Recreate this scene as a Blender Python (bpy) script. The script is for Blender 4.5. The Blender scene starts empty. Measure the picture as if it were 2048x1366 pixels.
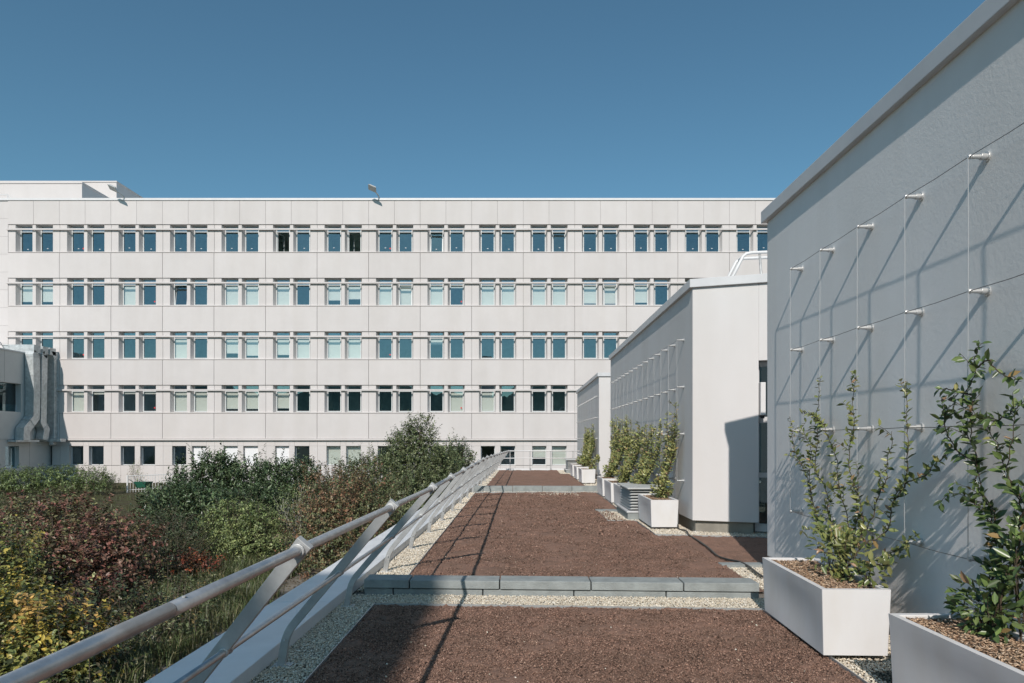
import bpy, math, random
import numpy as np
from mathutils import Vector, noise as mnoise

random.seed(7)
RNG = np.random.default_rng(11)
SC = bpy.context.scene
COL = SC.collection
R = math.radians

# ------------------------------------------------------------------ camera, world, sun, exposure
F, CX, CY, EYE = 1365.33, 1042.0, 877.0, 1.6       # focal length in photo pixels, vanishing point, eye height
cam_data = bpy.data.cameras.new("camera")
cam = bpy.data.objects.new("camera", cam_data)
COL.objects.link(cam)
cam.location = (0, 0, EYE)
cam.rotation_euler = (R(90), 0, 0)
cam_data.sensor_width = 36.0
cam_data.lens = 24.0
cam_data.shift_x = -18 / 2048
cam_data.shift_y = 194 / 2048
cam_data.clip_start = 0.05
cam_data.clip_end = 5000
SC.camera = cam

SUN = Vector((0.225, 1.35, -1.0)).normalized()     # the way the light travels
elev = math.asin(-SUN.z)
azim = math.atan2(-SUN.x, -SUN.y)
world = bpy.data.worlds.new("World")
SC.world = world
world.use_nodes = True
wn, wl = world.node_tree.nodes, world.node_tree.links
wn.clear()
w_out = wn.new("ShaderNodeOutputWorld")
w_bg = wn.new("ShaderNodeBackground")
w_sky = wn.new("ShaderNodeTexSky")
w_sky.sky_type = 'NISHITA'
w_sky.sun_disc = False
w_sky.sun_elevation = elev
w_sky.sun_rotation = azim
w_sky.altitude = 100
w_sky.air_density = 1.0
w_sky.dust_density = 0.6
w_sky.ozone_density = 2.5
w_hsv = wn.new("ShaderNodeHueSaturation")
w_hsv.inputs['Saturation'].default_value = 0.95
w_bg.inputs['Strength'].default_value = 0.101
w_mul = wn.new("ShaderNodeMix"); w_mul.data_type = 'RGBA'; w_mul.blend_type = 'MULTIPLY'
w_mul.inputs[0].default_value = 1.0
w_mul.inputs[7].default_value = (0.655, 0.985, 0.965, 1)        # colour balance of the sky
wl.new(w_sky.outputs[0], w_hsv.inputs['Color'])
wl.new(w_hsv.outputs[0], w_mul.inputs[6])
wl.new(w_mul.outputs[2], w_bg.inputs['Color'])
wl.new(w_bg.outputs[0], w_out.inputs['Surface'])

sun_data = bpy.data.lights.new("sun", 'SUN')
sun_data.energy = 3.75
sun_data.angle = R(0.53)
sun_data.color = (1.0, 0.925, 0.86)
sun = bpy.data.objects.new("sun", sun_data)
COL.objects.link(sun)
sun.rotation_euler = SUN.to_track_quat('-Z', 'Y').to_euler()
sun.location = (-8, -60, 45)

SC.view_settings.view_transform = 'Standard'
SC.view_settings.look = 'None'
SC.view_settings.exposure = 0.0
SC.view_settings.gamma = 1.0
SC.view_settings.use_curve_mapping = False
SC.cycles.max_bounces = 8
SC.cycles.transparent_max_bounces = 12
SC.cycles.sample_clamp_indirect = 4.0

# ------------------------------------------------------------------ helpers
def gp(px, py, z=0.0):
    """where a sight line through a photo pixel meets the level z"""
    d = F * (EYE - z) / (py - CY)
    return ((px - CX) * d / F, d, z)

def dp(px, py, d):
    return ((px - CX) * d / F, d, EYE - (py - CY) * d / F)

def wp(px, py, x=2.78):
    """where a sight line meets the upright plane at x"""
    d = x * F / (px - CX)
    return (x, d, EYE - (py - CY) * d / F)

def empty(name, label, cat, loc=(0, 0, 0), group=None):
    o = bpy.data.objects.new(name, None)
    COL.objects.link(o)
    o.location = loc
    o.empty_display_size = 0.2
    return tag(o, label, cat, group)

def tag(o, label=None, cat=None, group=None, kind=None):
    if label: o['label'] = label
    if cat: o['category'] = cat
    if group: o['group'] = group
    if kind: o['kind'] = kind
    return o

class MB:
    def __init__(s):
        s.v, s.f = [], []
    def add(s, vs, fs):
        n = len(s.v)
        s.v += [tuple(p) for p in vs]
        s.f += [tuple(i + n for i in f) for f in fs]
        return s
    def box(s, x0, x1, y0, y1, z0, z1):
        return s.add([(x0, y0, z0), (x1, y0, z0), (x1, y1, z0), (x0, y1, z0), (x0, y0, z1), (x1, y0, z1), (x1, y1, z1), (x0, y1, z1)],
                     [(0, 3, 2, 1), (4, 5, 6, 7), (0, 1, 5, 4), (1, 2, 6, 5), (2, 3, 7, 6), (3, 0, 4, 7)])
    def prism(s, poly, z0, z1):
        a = sum(poly[i][0] * poly[(i + 1) % len(poly)][1] - poly[(i + 1) % len(poly)][0] * poly[i][1] for i in range(len(poly)))
        if a < 0: poly = poly[::-1]
        n = len(poly)
        return s.add([(p[0], p[1], z0) for p in poly] + [(p[0], p[1], z1) for p in poly],
                     [tuple(range(n - 1, -1, -1)), tuple(range(n, 2 * n))] + [(i, (i + 1) % n, n + (i + 1) % n, n + i) for i in range(n)])
    def tube(s, path, r, n=8, caps=True):
        pts = [Vector(p) for p in path]
        rs = r if isinstance(r, (list, tuple)) else [r] * len(pts)
        vs, fs = [], []
        prev = None
        for i, p in enumerate(pts):
            t = (pts[min(i + 1, len(pts) - 1)] - pts[max(i - 1, 0)])
            t = t.normalized() if t.length > 1e-9 else Vector((0, 0, 1))
            a = prev if prev is not None else (Vector((0, 0, 1)) if abs(t.z) < 0.9 else Vector((1, 0, 0)))
            u = (a - t * a.dot(t))
            u = u.normalized() if u.length > 1e-6 else t.orthogonal().normalized()
            prev = u
            w = t.cross(u)
            for k in range(n):
                an = 2 * math.pi * k / n
                vs.append(p + (u * math.cos(an) + w * math.sin(an)) * rs[i])
        for i in range(len(pts) - 1):
            for k in range(n):
                fs.append((i * n + k, i * n + (k + 1) % n, (i + 1) * n + (k + 1) % n, (i + 1) * n + k))
        if caps:
            fs.append(tuple(range(n - 1, -1, -1)))
            fs.append(tuple(range((len(pts) - 1) * n, len(pts) * n)))
        return s.add(vs, fs)
    def sweep(s, path, w, t, side=(0, 1, 0)):
        """rectangular bar along a path: width w across `side`, thickness t along `side`"""
        pts = [Vector(p) for p in path]
        sd = Vector(side)
        ws = w if isinstance(w, (list, tuple)) else [w] * len(pts)
        vs, fs = [], []
        for i, p in enumerate(pts):
            tg = (pts[min(i + 1, len(pts) - 1)] - pts[max(i - 1, 0)]).normalized()
            s2 = (sd - tg * sd.dot(tg)).normalized()
            nn = tg.cross(s2).normalized()
            for a, b in ((-1, -1), (1, -1), (1, 1), (-1, 1)):
                vs.append(p + nn * (a * ws[i] / 2) + s2 * (b * t / 2))
        for i in range(len(pts) - 1):
            for k in range(4):
                fs.append((i * 4 + k, i * 4 + (k + 1) % 4, (i + 1) * 4 + (k + 1) % 4, (i + 1) * 4 + k))
        m = (len(pts) - 1) * 4
        fs += [(3, 2, 1, 0), (m, m + 1, m + 2, m + 3)]
        return s.add(vs, fs)
    def build(s, name, mat, parent=None, bevel=0.0, smooth=False, seg=2):
        me = bpy.data.meshes.new(name)
        me.from_pydata(s.v, [], s.f)
        import bmesh
        bm = bmesh.new(); bm.from_mesh(me)
        bmesh.ops.recalc_face_normals(bm, faces=bm.faces)
        bm.to_mesh(me); bm.free()
        me.materials.append(mat)
        if smooth:
            me.polygons.foreach_set('use_smooth', [True] * len(me.polygons))
        o = bpy.data.objects.new(name, me)
        COL.objects.link(o)
        if parent is not None:
            o.parent = parent
            o.matrix_parent_inverse = parent.matrix_basis.inverted()
        if bevel:
            b = o.modifiers.new('bevel', 'BEVEL')
            b.width = bevel; b.segments = seg; b.limit_method = 'ANGLE'; b.angle_limit = R(40)
            b.harden_normals = False
        return o

def np_mesh(name, verts, faces, mat, parent=None, tint=None, smooth=False):
    """verts (n,3), faces (m,k) -> one mesh object"""
    me = bpy.data.meshes.new(name)
    verts = np.asarray(verts, dtype=np.float32); faces = np.asarray(faces, dtype=np.int32)
    m, k = faces.shape
    me.vertices.add(len(verts)); me.vertices.foreach_set('co', verts.ravel())
    me.loops.add(m * k); me.loops.foreach_set('vertex_index', faces.ravel())
    me.polygons.add(m)
    me.polygons.foreach_set('loop_start', np.arange(0, m * k, k, dtype=np.int32))
    me.polygons.foreach_set('loop_total', np.full(m, k, dtype=np.int32))
    if smooth: me.polygons.foreach_set('use_smooth', np.ones(m, dtype=bool))
    me.update(calc_edges=True)
    if tint is not None:
        a = me.attributes.new('tint', 'FLOAT_COLOR', 'POINT')
        c = np.ones((len(verts), 4), dtype=np.float32); c[:, :3] = tint
        a.data.foreach_set('color', c.ravel())
    me.materials.append(mat)
    o = bpy.data.objects.new(name, me)
    COL.objects.link(o)
    if parent is not None:
        o.parent = parent
        o.matrix_parent_inverse = parent.matrix_basis.inverted()
    return o

# ------------------------------------------------------------------ materials
def mat(name, col, rough=0.6, metal=0.0, var=0.0, vscale=3.0, bump=0.0, bscale=60.0, bdist=0.004, tint=False, col2=None,
        spec=0.5, streak=False, detail=6.0, bdetail=4):
    m = bpy.data.materials.new(name)
    m.use_nodes = True
    nt = m.node_tree; n, l = nt.nodes, nt.links
    b = n['Principled BSDF']
    b.inputs['Roughness'].default_value = rough
    b.inputs['Metallic'].default_value = metal
    b.inputs['Specular IOR Level'].default_value = spec
    c1 = (*col, 1)
    b.inputs['Base Color'].default_value = c1
    geo = n.new('ShaderNodeNewGeometry')
    if tint:
        at = n.new('ShaderNodeAttribute'); at.attribute_name = 'tint'
        l.new(at.outputs['Color'], b.inputs['Base Color'])
    elif var > 0 or col2:
        mp = n.new('ShaderNodeMapping')
        l.new(geo.outputs['Position'], mp.inputs['Vector'])
        if streak: mp.inputs['Scale'].default_value = (1, 1, 0.12)
        nz = n.new('ShaderNodeTexNoise'); nz.inputs['Scale'].default_value = vscale; nz.inputs['Detail'].default_value = detail
        nz.inputs['Roughness'].default_value = 0.65
        l.new(mp.outputs[0], nz.inputs['Vector'])
        rp = n.new('ShaderNodeValToRGB')
        rp.color_ramp.elements[0].position = 0.3; rp.color_ramp.elements[1].position = 0.7
        lo = col2 if col2 else tuple(c * (1 - var) for c in col)
        hi = col if col2 else tuple(min(1, c * (1 + var)) for c in col)
        rp.color_ramp.elements[0].color = (*lo, 1); rp.color_ramp.elements[1].color = (*hi, 1)
        l.new(nz.outputs['Fac'], rp.inputs['Fac'])
        l.new(rp.outputs['Color'], b.inputs['Base Color'])
        mr = n.new('ShaderNodeMapRange')
        mr.inputs['To Min'].default_value = max(0, rough - 0.08); mr.inputs['To Max'].default_value = min(1, rough + 0.1)
        l.new(nz.outputs['Fac'], mr.inputs['Value']); l.new(mr.outputs[0], b.inputs['Roughness'])
    if bump:
        bz = n.new('ShaderNodeTexNoise'); bz.inputs['Scale'].default_value = bscale; bz.inputs['Detail'].default_value = bdetail
        l.new(geo.outputs['Position'], bz.inputs['Vector'])
        bp = n.new('ShaderNodeBump'); bp.inputs['Strength'].default_value = bump; bp.inputs['Distance'].default_value = bdist
        l.new(bz.outputs['Fac'], bp.inputs['Height']); l.new(bp.outputs[0], b.inputs['Normal'])
    return m

def leaf_mat(name, rough=0.45, trans=0.25, spec=0.4):
    m = mat(name, (0.1, 0.1, 0.1), rough, tint=True, spec=spec)
    n, l = m.node_tree.nodes, m.node_tree.links
    b = n['Principled BSDF']; out = n['Material Output']
    at = [x for x in n if x.type == 'ATTRIBUTE'][0]
    t = n.new('ShaderNodeBsdfTranslucent'); l.new(at.outputs['Color'], t.inputs['Color'])
    mx = n.new('ShaderNodeMixShader'); mx.inputs[0].default_value = trans
    l.new(b.outputs[0], mx.inputs[1]); l.new(t.outputs[0], mx.inputs[2]); l.new(mx.outputs[0], out.inputs['Surface'])
    return m

def glass_mat(name, refl, thru, fac, rough=0.0):
    m = bpy.data.materials.new(name); m.use_nodes = True
    n, l = m.node_tree.nodes, m.node_tree.links
    n.clear()
    out = n.new('ShaderNodeOutputMaterial')
    g = n.new('ShaderNodeBsdfGlossy'); g.inputs['Color'].default_value = (*refl, 1); g.inputs['Roughness'].default_value = rough
    t = n.new('ShaderNodeBsdfTransparent'); t.inputs['Color'].default_value = (*thru, 1)
    mx = n.new('ShaderNodeMixShader'); mx.inputs[0].default_value = fac
    l.new(t.outputs[0], mx.inputs[1]); l.new(g.outputs[0], mx.inputs[2]); l.new(mx.outputs[0], out.inputs['Surface'])
    geo = n.new('ShaderNodeNewGeometry')
    nz = n.new('ShaderNodeTexNoise'); nz.inputs['Scale'].default_value = 0.9; nz.inputs['Detail'].default_value = 1
    bp = n.new('ShaderNodeBump'); bp.inputs['Strength'].default_value = 0.25; bp.inputs['Distance'].default_value = 0.012
    l.new(geo.outputs['Position'], nz.inputs['Vector']); l.new(nz.outputs['Fac'], bp.inputs['Height']); l.new(bp.outputs[0], g.inputs['Normal'])
    return m

M = {}
M['facade'] = mat('precast_concrete', (0.64, 0.60, 0.585), 0.75, var=0.035, vscale=0.7, bump=0.15, bscale=25)
M['joint'] = mat('joint_sealant', (0.27, 0.255, 0.245), 0.8, var=0.2, vscale=4)
M['metal_white'] = mat('white_coated_metal', (0.74, 0.73, 0.72), 0.45, var=0.04, vscale=2)
M['coping'] = mat('roof_coping_metal', (0.70, 0.69, 0.69), 0.4, var=0.05, vscale=2)
M['frame'] = mat('window_frame', (0.62, 0.64, 0.64), 0.4)
M['blind'] = mat('roller_blind', (0.80, 0.80, 0.73), 0.8, var=0.03, vscale=3)
M['shutter'] = mat('white_shutter', (0.78, 0.78, 0.79), 0.6)
M['room'] = mat('dark_room', (0.50, 0.60, 0.58), 0.9, var=0.5, vscale=0.6)
M['glass'] = glass_mat('window_glass', (0.46, 0.63, 0.74), (0.915, 0.94, 0.925), 0.27)
M['glass_dark'] = glass_mat('door_glass', (0.6, 0.8, 0.85), (0.35, 0.42, 0.42), 0.25)
M['render'] = mat('white_render', (0.86, 0.845, 0.83), 0.85, var=0.025, vscale=1.2, bump=0.12, bscale=120, bdist=0.006, bdetail=1)
M['render_smooth'] = mat('smooth_render', (0.68, 0.662, 0.65), 0.8, var=0.02, vscale=1.0, bump=0.25, bscale=80, bdist=0.004, bdetail=1)
M['fascia'] = mat('grey_fascia_metal', (0.62, 0.625, 0.63), 0.42, var=0.04, vscale=1.5)
M['plinth'] = mat('plinth_board', (0.30, 0.28, 0.235), 0.8, var=0.12, vscale=3, bump=0.2)
M['parapet'] = mat('parapet_sheet', (0.76, 0.765, 0.77), 0.42, var=0.05, vscale=2.5)
M['alu'] = mat('cast_aluminium', (0.50, 0.505, 0.50), 0.48, metal=0.3, var=0.14, vscale=9, bump=0.12, bscale=120, bdist=0.002)
M['alu_tube'] = mat('aluminium_tube', (0.52, 0.525, 0.53), 0.33, metal=0.75, var=0.2, vscale=14, bump=0.1, bscale=160, bdist=0.001)
M['steel'] = mat('stainless_steel', (0.60, 0.60, 0.59), 0.42, metal=0.55)
M['satin'] = mat('satin_steel', (0.42, 0.43, 0.43), 0.5, metal=0.4)
M['cable'] = mat('wire_rope', (0.22, 0.22, 0.22), 0.45, metal=0.6)
M['galv'] = mat('galvanised_duct', (0.56, 0.59, 0.59), 0.45, metal=0.3, var=0.16, vscale=5)
M['kerb'] = mat('slate_blue_kerb_block', (0.315, 0.338, 0.33), 0.85, var=0.14, vscale=6, bump=0.8, bscale=70, bdist=0.008)
M['planter'] = mat('planter_shell', (0.74, 0.73, 0.725), 0.55, var=0.02, vscale=3)
M['foot'] = mat('concrete_foot', (0.36, 0.36, 0.34), 0.85, var=0.15, vscale=20)
M['soil'] = mat('potting_soil', (0.15, 0.09, 0.055), 0.95, var=0.4, vscale=40, bump=0.8, bscale=90, bdist=0.01)
M['chip'] = mat('bark_chip', (0.3, 0.2, 0.13), 0.85, tint=True)
M['bed'] = mat('red_brown_substrate', (0.345, 0.210, 0.155), 0.95, col2=(0.20, 0.12, 0.089), vscale=75, bump=0.9, bscale=130, bdist=0.012, spec=0.2)
M['grain'] = mat('substrate_grain', (0.2, 0.1, 0.08), 0.95, tint=True, spec=0.2)
M['pebble'] = mat('pebble', (0.6, 0.56, 0.48), 0.8, tint=True)
M['deck'] = mat('roof_membrane', (0.20, 0.18, 0.155), 0.95, var=0.4, vscale=50, bump=0.8, bscale=90, bdist=0.01)
M['edging'] = mat('edging_strip', (0.48, 0.50, 0.50), 0.4, metal=0.5)
M['ground'] = mat('garden_soil_and_weeds', (0.075, 0.085, 0.032), 0.95, col2=(0.07, 0.052, 0.035), vscale=1.6, bump=0.8, bscale=25, bdist=0.05, spec=0.2)
M['path'] = mat('old_concrete_path', (0.26, 0.235, 0.20), 0.9, col2=(0.15, 0.13, 0.10), vscale=5, bump=0.5, bscale=60, bdist=0.01)
M['bark'] = mat('shrub_bark', (0.12, 0.095, 0.07), 0.9, var=0.35, vscale=20)
M['bark_pale'] = mat('pale_bark', (0.36, 0.34, 0.29), 0.85, var=0.2, vscale=20)
M['vine_stem'] = mat('vine_stem', (0.07, 0.05, 0.03), 0.8, var=0.3, vscale=30)
M['leaf'] = leaf_mat('leaf', 0.42, 0.18, 0.5)
M['leaf_gloss'] = leaf_mat('glossy_leaf', 0.32, 0.12, 0.5)
M['petal'] = mat('white_petal', (0.8, 0.79, 0.74), 0.6)
M['hose'] = mat('black_hose', (0.025, 0.027, 0.025), 0.45)
M['louvre'] = mat('louvre_blade', (0.50, 0.51, 0.50), 0.5, var=0.05, vscale=5)
M['dark'] = mat('dark_void', (0.03, 0.032, 0.035), 0.8)
M['red'] = mat('red_sticker', (0.62, 0.05, 0.05), 0.5)
M['green_plastic'] = mat('green_plastic', (0.02, 0.11, 0.07), 0.45, var=0.1, vscale=5)
M['rubber'] = mat('black_rubber', (0.02, 0.02, 0.02), 0.7)
M['wing'] = mat('grey_wing_panel', (0.60, 0.59, 0.57), 0.7, var=0.05, vscale=1.0)
M['hill'] = mat('wooded_hill', (0.34, 0.42, 0.32), 0.95, col2=(0.20, 0.26, 0.19), vscale=0.12)
M['lamp_glass'] = mat('lamp_glass', (0.6, 0.58, 0.5), 0.2)

def overlay(m, scale=1.0, lo=0.9, stretch=(1, 1, 1), island=0.0, p0=0.35, p1=0.6, tone=(1, 1, 1)):
    """wear of the surface itself: patches or streaks, and a small difference from piece to piece"""
    n, l = m.node_tree.nodes, m.node_tree.links
    b = n['Principled BSDF']
    geo = n.new('ShaderNodeNewGeometry')
    mp = n.new('ShaderNodeMapping'); mp.inputs['Scale'].default_value = stretch
    l.new(geo.outputs['Position'], mp.inputs['Vector'])
    nz = n.new('ShaderNodeTexNoise'); nz.inputs['Scale'].default_value = scale; nz.inputs['Detail'].default_value = 5
    l.new(mp.outputs[0], nz.inputs['Vector'])
    rp = n.new('ShaderNodeValToRGB')
    rp.color_ramp.elements[0].position = p0; rp.color_ramp.elements[1].position = p1
    rp.color_ramp.elements[0].color = (lo * tone[0], lo * tone[1], lo * tone[2], 1); rp.color_ramp.elements[1].color = (1, 1, 1, 1)
    l.new(nz.outputs['Fac'], rp.inputs['Fac'])
    mx = n.new('ShaderNodeMix'); mx.data_type = 'RGBA'; mx.blend_type = 'MULTIPLY'; mx.inputs[0].default_value = 1
    if b.inputs['Base Color'].links:
        l.new(b.inputs['Base Color'].links[0].from_socket, mx.inputs[6])
    else:
        mx.inputs[6].default_value = b.inputs['Base Color'].default_value
    l.new(rp.outputs['Color'], mx.inputs[7])
    out = mx.outputs[2]
    if island:
        mr = n.new('ShaderNodeMapRange'); mr.inputs['To Min'].default_value = 1 - island; mr.inputs['To Max'].default_value = 1 + island * .5
        l.new(geo.outputs['Random Per Island'], mr.inputs['Value'])
        m2 = n.new('ShaderNodeMix'); m2.data_type = 'RGBA'; m2.blend_type = 'MULTIPLY'; m2.inputs[0].default_value = 1
        l.new(out, m2.inputs[6]); l.new(mr.outputs[0], m2.inputs[7]); out = m2.outputs[2]
    l.new(out, b.inputs['Base Color'])
overlay(M['facade'], 1.1, 0.972, (1, 1, .10), island=0.026, tone=(.99, .985, .975))
overlay(M['render'], 1.6, 0.94, (1, 1, .18), tone=(1, .99, .975))
overlay(M['render_smooth'], 1.3, 0.95, (1, 1, .15), tone=(1, .99, .975))
overlay(M['parapet'], 3.0, 0.90)
overlay(M['planter'], 5.0, 0.955, (1, 1, .3), tone=(1, .985, .96))
overlay(M['bed'], 2.2, 0.86, p0=.36, p1=.6, tone=(.97, 1.0, 1.0))
overlay(M['grain'], 2.2, 0.86, p0=.36, p1=.6, tone=(.97, 1.0, 1.0))
overlay(M['kerb'], 9.0, 0.86, island=0.06)
overlay(M['galv'], 2.5, 0.85, island=0.05)
overlay(M['fascia'], 2.0, 0.93, (1, 1, .2))
overlay(M['alu'], 6.0, 0.86)
overlay(M['plinth'], 3.0, 0.85)

# ------------------------------------------------------------------ ground, garden, path
o = MB().add([(-1500, -1500, -1.5), (1500, -1500, -1.5), (1500, 1500, -1.5), (-1500, 1500, -1.5)], [(0, 1, 2, 3)]).build('garden_ground', M['ground'])
tag(o, 'weedy garden ground below the flat roof', 'ground', kind='structure')
pm = MB()
pl = [(-4.05, -2), (-4.15, 6), (-4.3, 12), (-4.6, 18), (-5.3, 25)]
prt = [(p[0] - 0.68, p[1]) for p in pl]
pm.add([(a[0], a[1], -1.496) for a in pl] + [(a[0], a[1], -1.496) for a in prt], [(i, i + 1, len(pl) + i + 1, len(pl) + i) for i in range(len(pl) - 1)])
tag(pm.build('garden_path', M['path']), 'old concrete path along the foot of the flat roof', 'path', kind='structure')
# unseen wooded hills, added behind the viewpoint for the lower windows to mirror
hv, hf = [], []
for i in range(73):
    a = R(180 + i * 2.5 - 0.0)
    rr = 230
    h = 29 + 4 * math.sin(i * 0.7) + 3 * math.sin(i * 1.9 + 1) + random.uniform(-1, 1)
    hv += [(rr * math.cos(a), rr * math.sin(a), -2), ((rr + 40) * math.cos(a), (rr + 40) * math.sin(a), h), ((rr + 200) * math.cos(a), (rr + 200) * math.sin(a), -2)]
    if i: hf += [(3 * i - 3, 3 * i, 3 * i + 1, 3 * i - 2), (3 * i - 2, 3 * i + 1, 3 * i + 2, 3 * i - 1)]
tag(MB().add(hv, hf).build('hills', M['hill']), 'unseen wooded hills added for the lower windows to mirror', 'hills', kind='structure')

# ------------------------------------------------------------------ flat roof with beds, gravel, kerbs
def xb(y):                                    # line of the railing feet
    return -1.70 + 0.0165 * (y - 3)
ys = [-4, 3, 8, 14, 20, 27, 34.2]
low = empty('low_building', 'low flat-roofed building whose white metal parapet runs along the garden side', 'building', (-2, 15, -1.5))
mb = MB()
for a, b in zip(ys[:-1], ys[1:]):
    mb.prism([(xb(a) - 0.09, a), (xb(b) - 0.09, b), (xb(b) - 0.60, b), (xb(a) - 0.60, a)], 0.012, 0.112)
MBc = MB()
edge = []
for k, (a, b) in enumerate([(-4 + 2.55 * i, -4 + 2.55 * (i + 1)) for i in range(15)]):
    b2 = b - 0.004
    MBc.prism([(xb(a) - 0.085, a), (xb(b2) - 0.085, b2), (xb(b2) - 0.61, b2), (xb(a) - 0.61, a)], 0.014, 0.118)
MBc.build('parapet', M['parapet'], low, bevel=0.006)
MB().prism([(xb(-4) - 0.12, -4), (xb(34.2) - 0.12, 34.2), (xb(34.2) - 0.55, 34.2), (xb(-4) - 0.55, -4)], -1.5, 0.013).build('wall', M['render_smooth'], low)
MB().box(-1.35, 2.9, 34.0, 34.16, -1.5, 0.10).build('end_parapet', M['parapet'], low, bevel=0.005)
dk = MB().prism([(xb(-4) - 0.13, -4), (9, -4), (9, 33.98), (xb(33.98) - 0.13, 33.98)], -0.3, 0.0).build('roof_deck', M['deck'])
tag(dk, 'flat roof surface under gravel and planting beds', 'roof', kind='structure')

def smooth_noise(nx, ny, cell):
    gx, gy = nx // cell + 3, ny // cell + 3
    g = RNG.normal(size=(gx, gy))
    X = np.arange(nx) / cell; Y = np.arange(ny) / cell
    ix, iy = X.astype(int), Y.astype(int)
    fx, fy = (X - ix)[:, None], (Y - iy)[None, :]
    fx = fx * fx * (3 - 2 * fx); fy = fy * fy * (3 - 2 * fy)
    a = g[np.ix_(ix, iy)]; b = g[np.ix_(ix + 1, iy)]; c = g[np.ix_(ix, iy + 1)]; d = g[np.ix_(ix + 1, iy + 1)]
    return a * (1 - fx) * (1 - fy) + b * fx * (1 - fy) + c * (1 - fx) * fy + d * fx * fy

def inside(poly, x, y):
    r = np.zeros(x.shape, bool)
    n = len(poly)
    for i in range(n):
        x1, y1 = poly[i]; x2, y2 = poly[(i + 1) % n]
        cond = ((y1 > y) != (y2 > y))
        xi = (x2 - x1) * (y - y1) / ((y2 - y1) if y2 != y1 else 1e-9) + x1
        r ^= cond & (x < xi)
    return r

def bed(name, poly, step, label, z=0.03, amp=0.008):
    P = np.array(poly)
    x0, y0 = P.min(0); x1, y1 = P.max(0)
    nx, ny = int((x1 - x0) / step) + 1, int((y1 - y0) / step) + 1
    X = np.linspace(x0, x1, nx); Y = np.linspace(y0, y1, ny)
    GX, GY = np.meshgrid(X, Y, indexing='ij')
    Z = z + amp * (0.8 * RNG.normal(size=(nx, ny)) + 0.8 * smooth_noise(nx, ny, 4) + 0.9 * smooth_noise(nx, ny, 15))
    idx = np.arange(nx * ny).reshape(nx, ny)
    f = np.stack([idx[:-1, :-1], idx[1:, :-1], idx[1:, 1:], idx[:-1, 1:]], -1).reshape(-1, 4)
    cx = (GX[:-1, :-1] + step / 2).ravel(); cy = (GY[:-1, :-1] + step / 2).ravel()
    f = f[inside(poly, cx, cy)]
    jit = step * 0.25
    GX = GX + RNG.uniform(-jit, jit, GX.shape); GY = GY + RNG.uniform(-jit, jit, GY.shape)
    V = np.stack([GX, GY, Z], -1).reshape(-1, 3)
    used, inv = np.unique(f, return_inverse=True)
    o = np_mesh(name, V[used], inv.reshape(-1, 4), M['bed'])
    return tag(o, label, 'planting bed', kind='structure')

BED1 = [(-1.385, 0.0), (2.2, 0.0), (2.2, 6.24), (-1.375, 6.44)]
BED2 = [(-1.27, 7.1), (2.5, 7.0), (2.5, 8.4), (5.0, 8.2), (5.0, 10.6), (3.5, 10.85), (2.18, 11.1), (2.18, 12.95), (1.66, 13.0), (1.67, 14.75), (2.15, 14.8), (2.18, 19.8), (-1.31, 19.8)]
BED3 = [(-1.13, 20.5), (2.12, 20.5), (2.12, 30.2), (1.75, 30.4), (1.75, 33.8), (-1.07, 33.8)]
bed('planting_bed', BED1, 0.017, 'nearest red-brown substrate bed in front of the first kerb', amp=0.006)
bed('planting_bed', BED2, 0.03, 'long middle red-brown substrate bed between the two kerbs')
bed('planting_bed', BED3, 0.06, 'far red-brown substrate bed beyond the second kerb')

# grains of the substrate, pebbles of the gravel: small solids in bulk
OCT = np.array([(1, 0, 0), (-1, 0, 0), (0, 1, 0), (0, -1, 0), (0, 0, 1), (0, 0, -1)], float)
OCTF = np.array([(0, 2, 4), (2, 1, 4), (1, 3, 4), (3, 0, 4), (2, 0, 5), (1, 2, 5), (3, 1, 5), (0, 3, 5)])
t_ = (1 + 5 ** .5) / 2
ICO = np.array([(-1, t_, 0), (1, t_, 0), (-1, -t_, 0), (1, -t_, 0), (0, -1, t_), (0, 1, t_), (0, -1, -t_), (0, 1, -t_), (t_, 0, -1), (t_, 0, 1), (-t_, 0, -1), (-t_, 0, 1)], float) / 1.9
ICOF = np.array([(0, 11, 5), (0, 5, 1), (0, 1, 7), (0, 7, 10), (0, 10, 11), (1, 5, 9), (5, 11, 4), (11, 10, 2), (10, 7, 6), (7, 1, 8), (3, 9, 4), (3, 4, 2), (3, 2, 6), (3, 6, 8), (3, 8, 9), (4, 9, 5), (2, 4, 11), (6, 2, 10), (8, 6, 7), (9, 8, 1)])

def rot_np(n, tiltmax=math.pi):
    a = RNG.uniform(0, 2 * math.pi, n); b = RNG.uniform(-tiltmax, tiltmax, n); c = RNG.uniform(0, 2 * math.pi, n)
    def rz(t):
        m = np.zeros((n, 3, 3)); m[:, 0, 0] = np.cos(t); m[:, 0, 1] = -np.sin(t); m[:, 1, 0] = np.sin(t); m[:, 1, 1] = np.cos(t); m[:, 2, 2] = 1; return m
    def rx(t):
        m = np.zeros((n, 3, 3)); m[:, 1, 1] = np.cos(t); m[:, 1, 2] = -np.sin(t); m[:, 2, 1] = np.sin(t); m[:, 2, 2] = np.cos(t); m[:, 0, 0] = 1; return m
    return rz(a) @ rx(b) @ rz(c)

def scatter(name, pos, size, cols, material, base=ICO, basef=ICOF, flat=(1, 0.8, 0.6), smooth=True, tilt=0.5, parent=None):
    n = len(pos)
    V = base[None] * np.array(flat)[None, None] * (1 + RNG.uniform(-0.28, 0.28, (n, len(base), 3)))
    V = V * np.asarray(size).reshape(-1, 1, 1)
    V = np.einsum('nij,nkj->nki', rot_np(n, tilt), V) + np.asarray(pos)[:, None, :]
    Fc = basef[None] + (np.arange(n) * len(base))[:, None, None]
    T = np.repeat(np.asarray(cols), len(base), axis=0)
    return np_mesh(name, V.reshape(-1, 3), Fc.reshape(-1, basef.shape[1]), material, parent, T, smooth)

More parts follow.
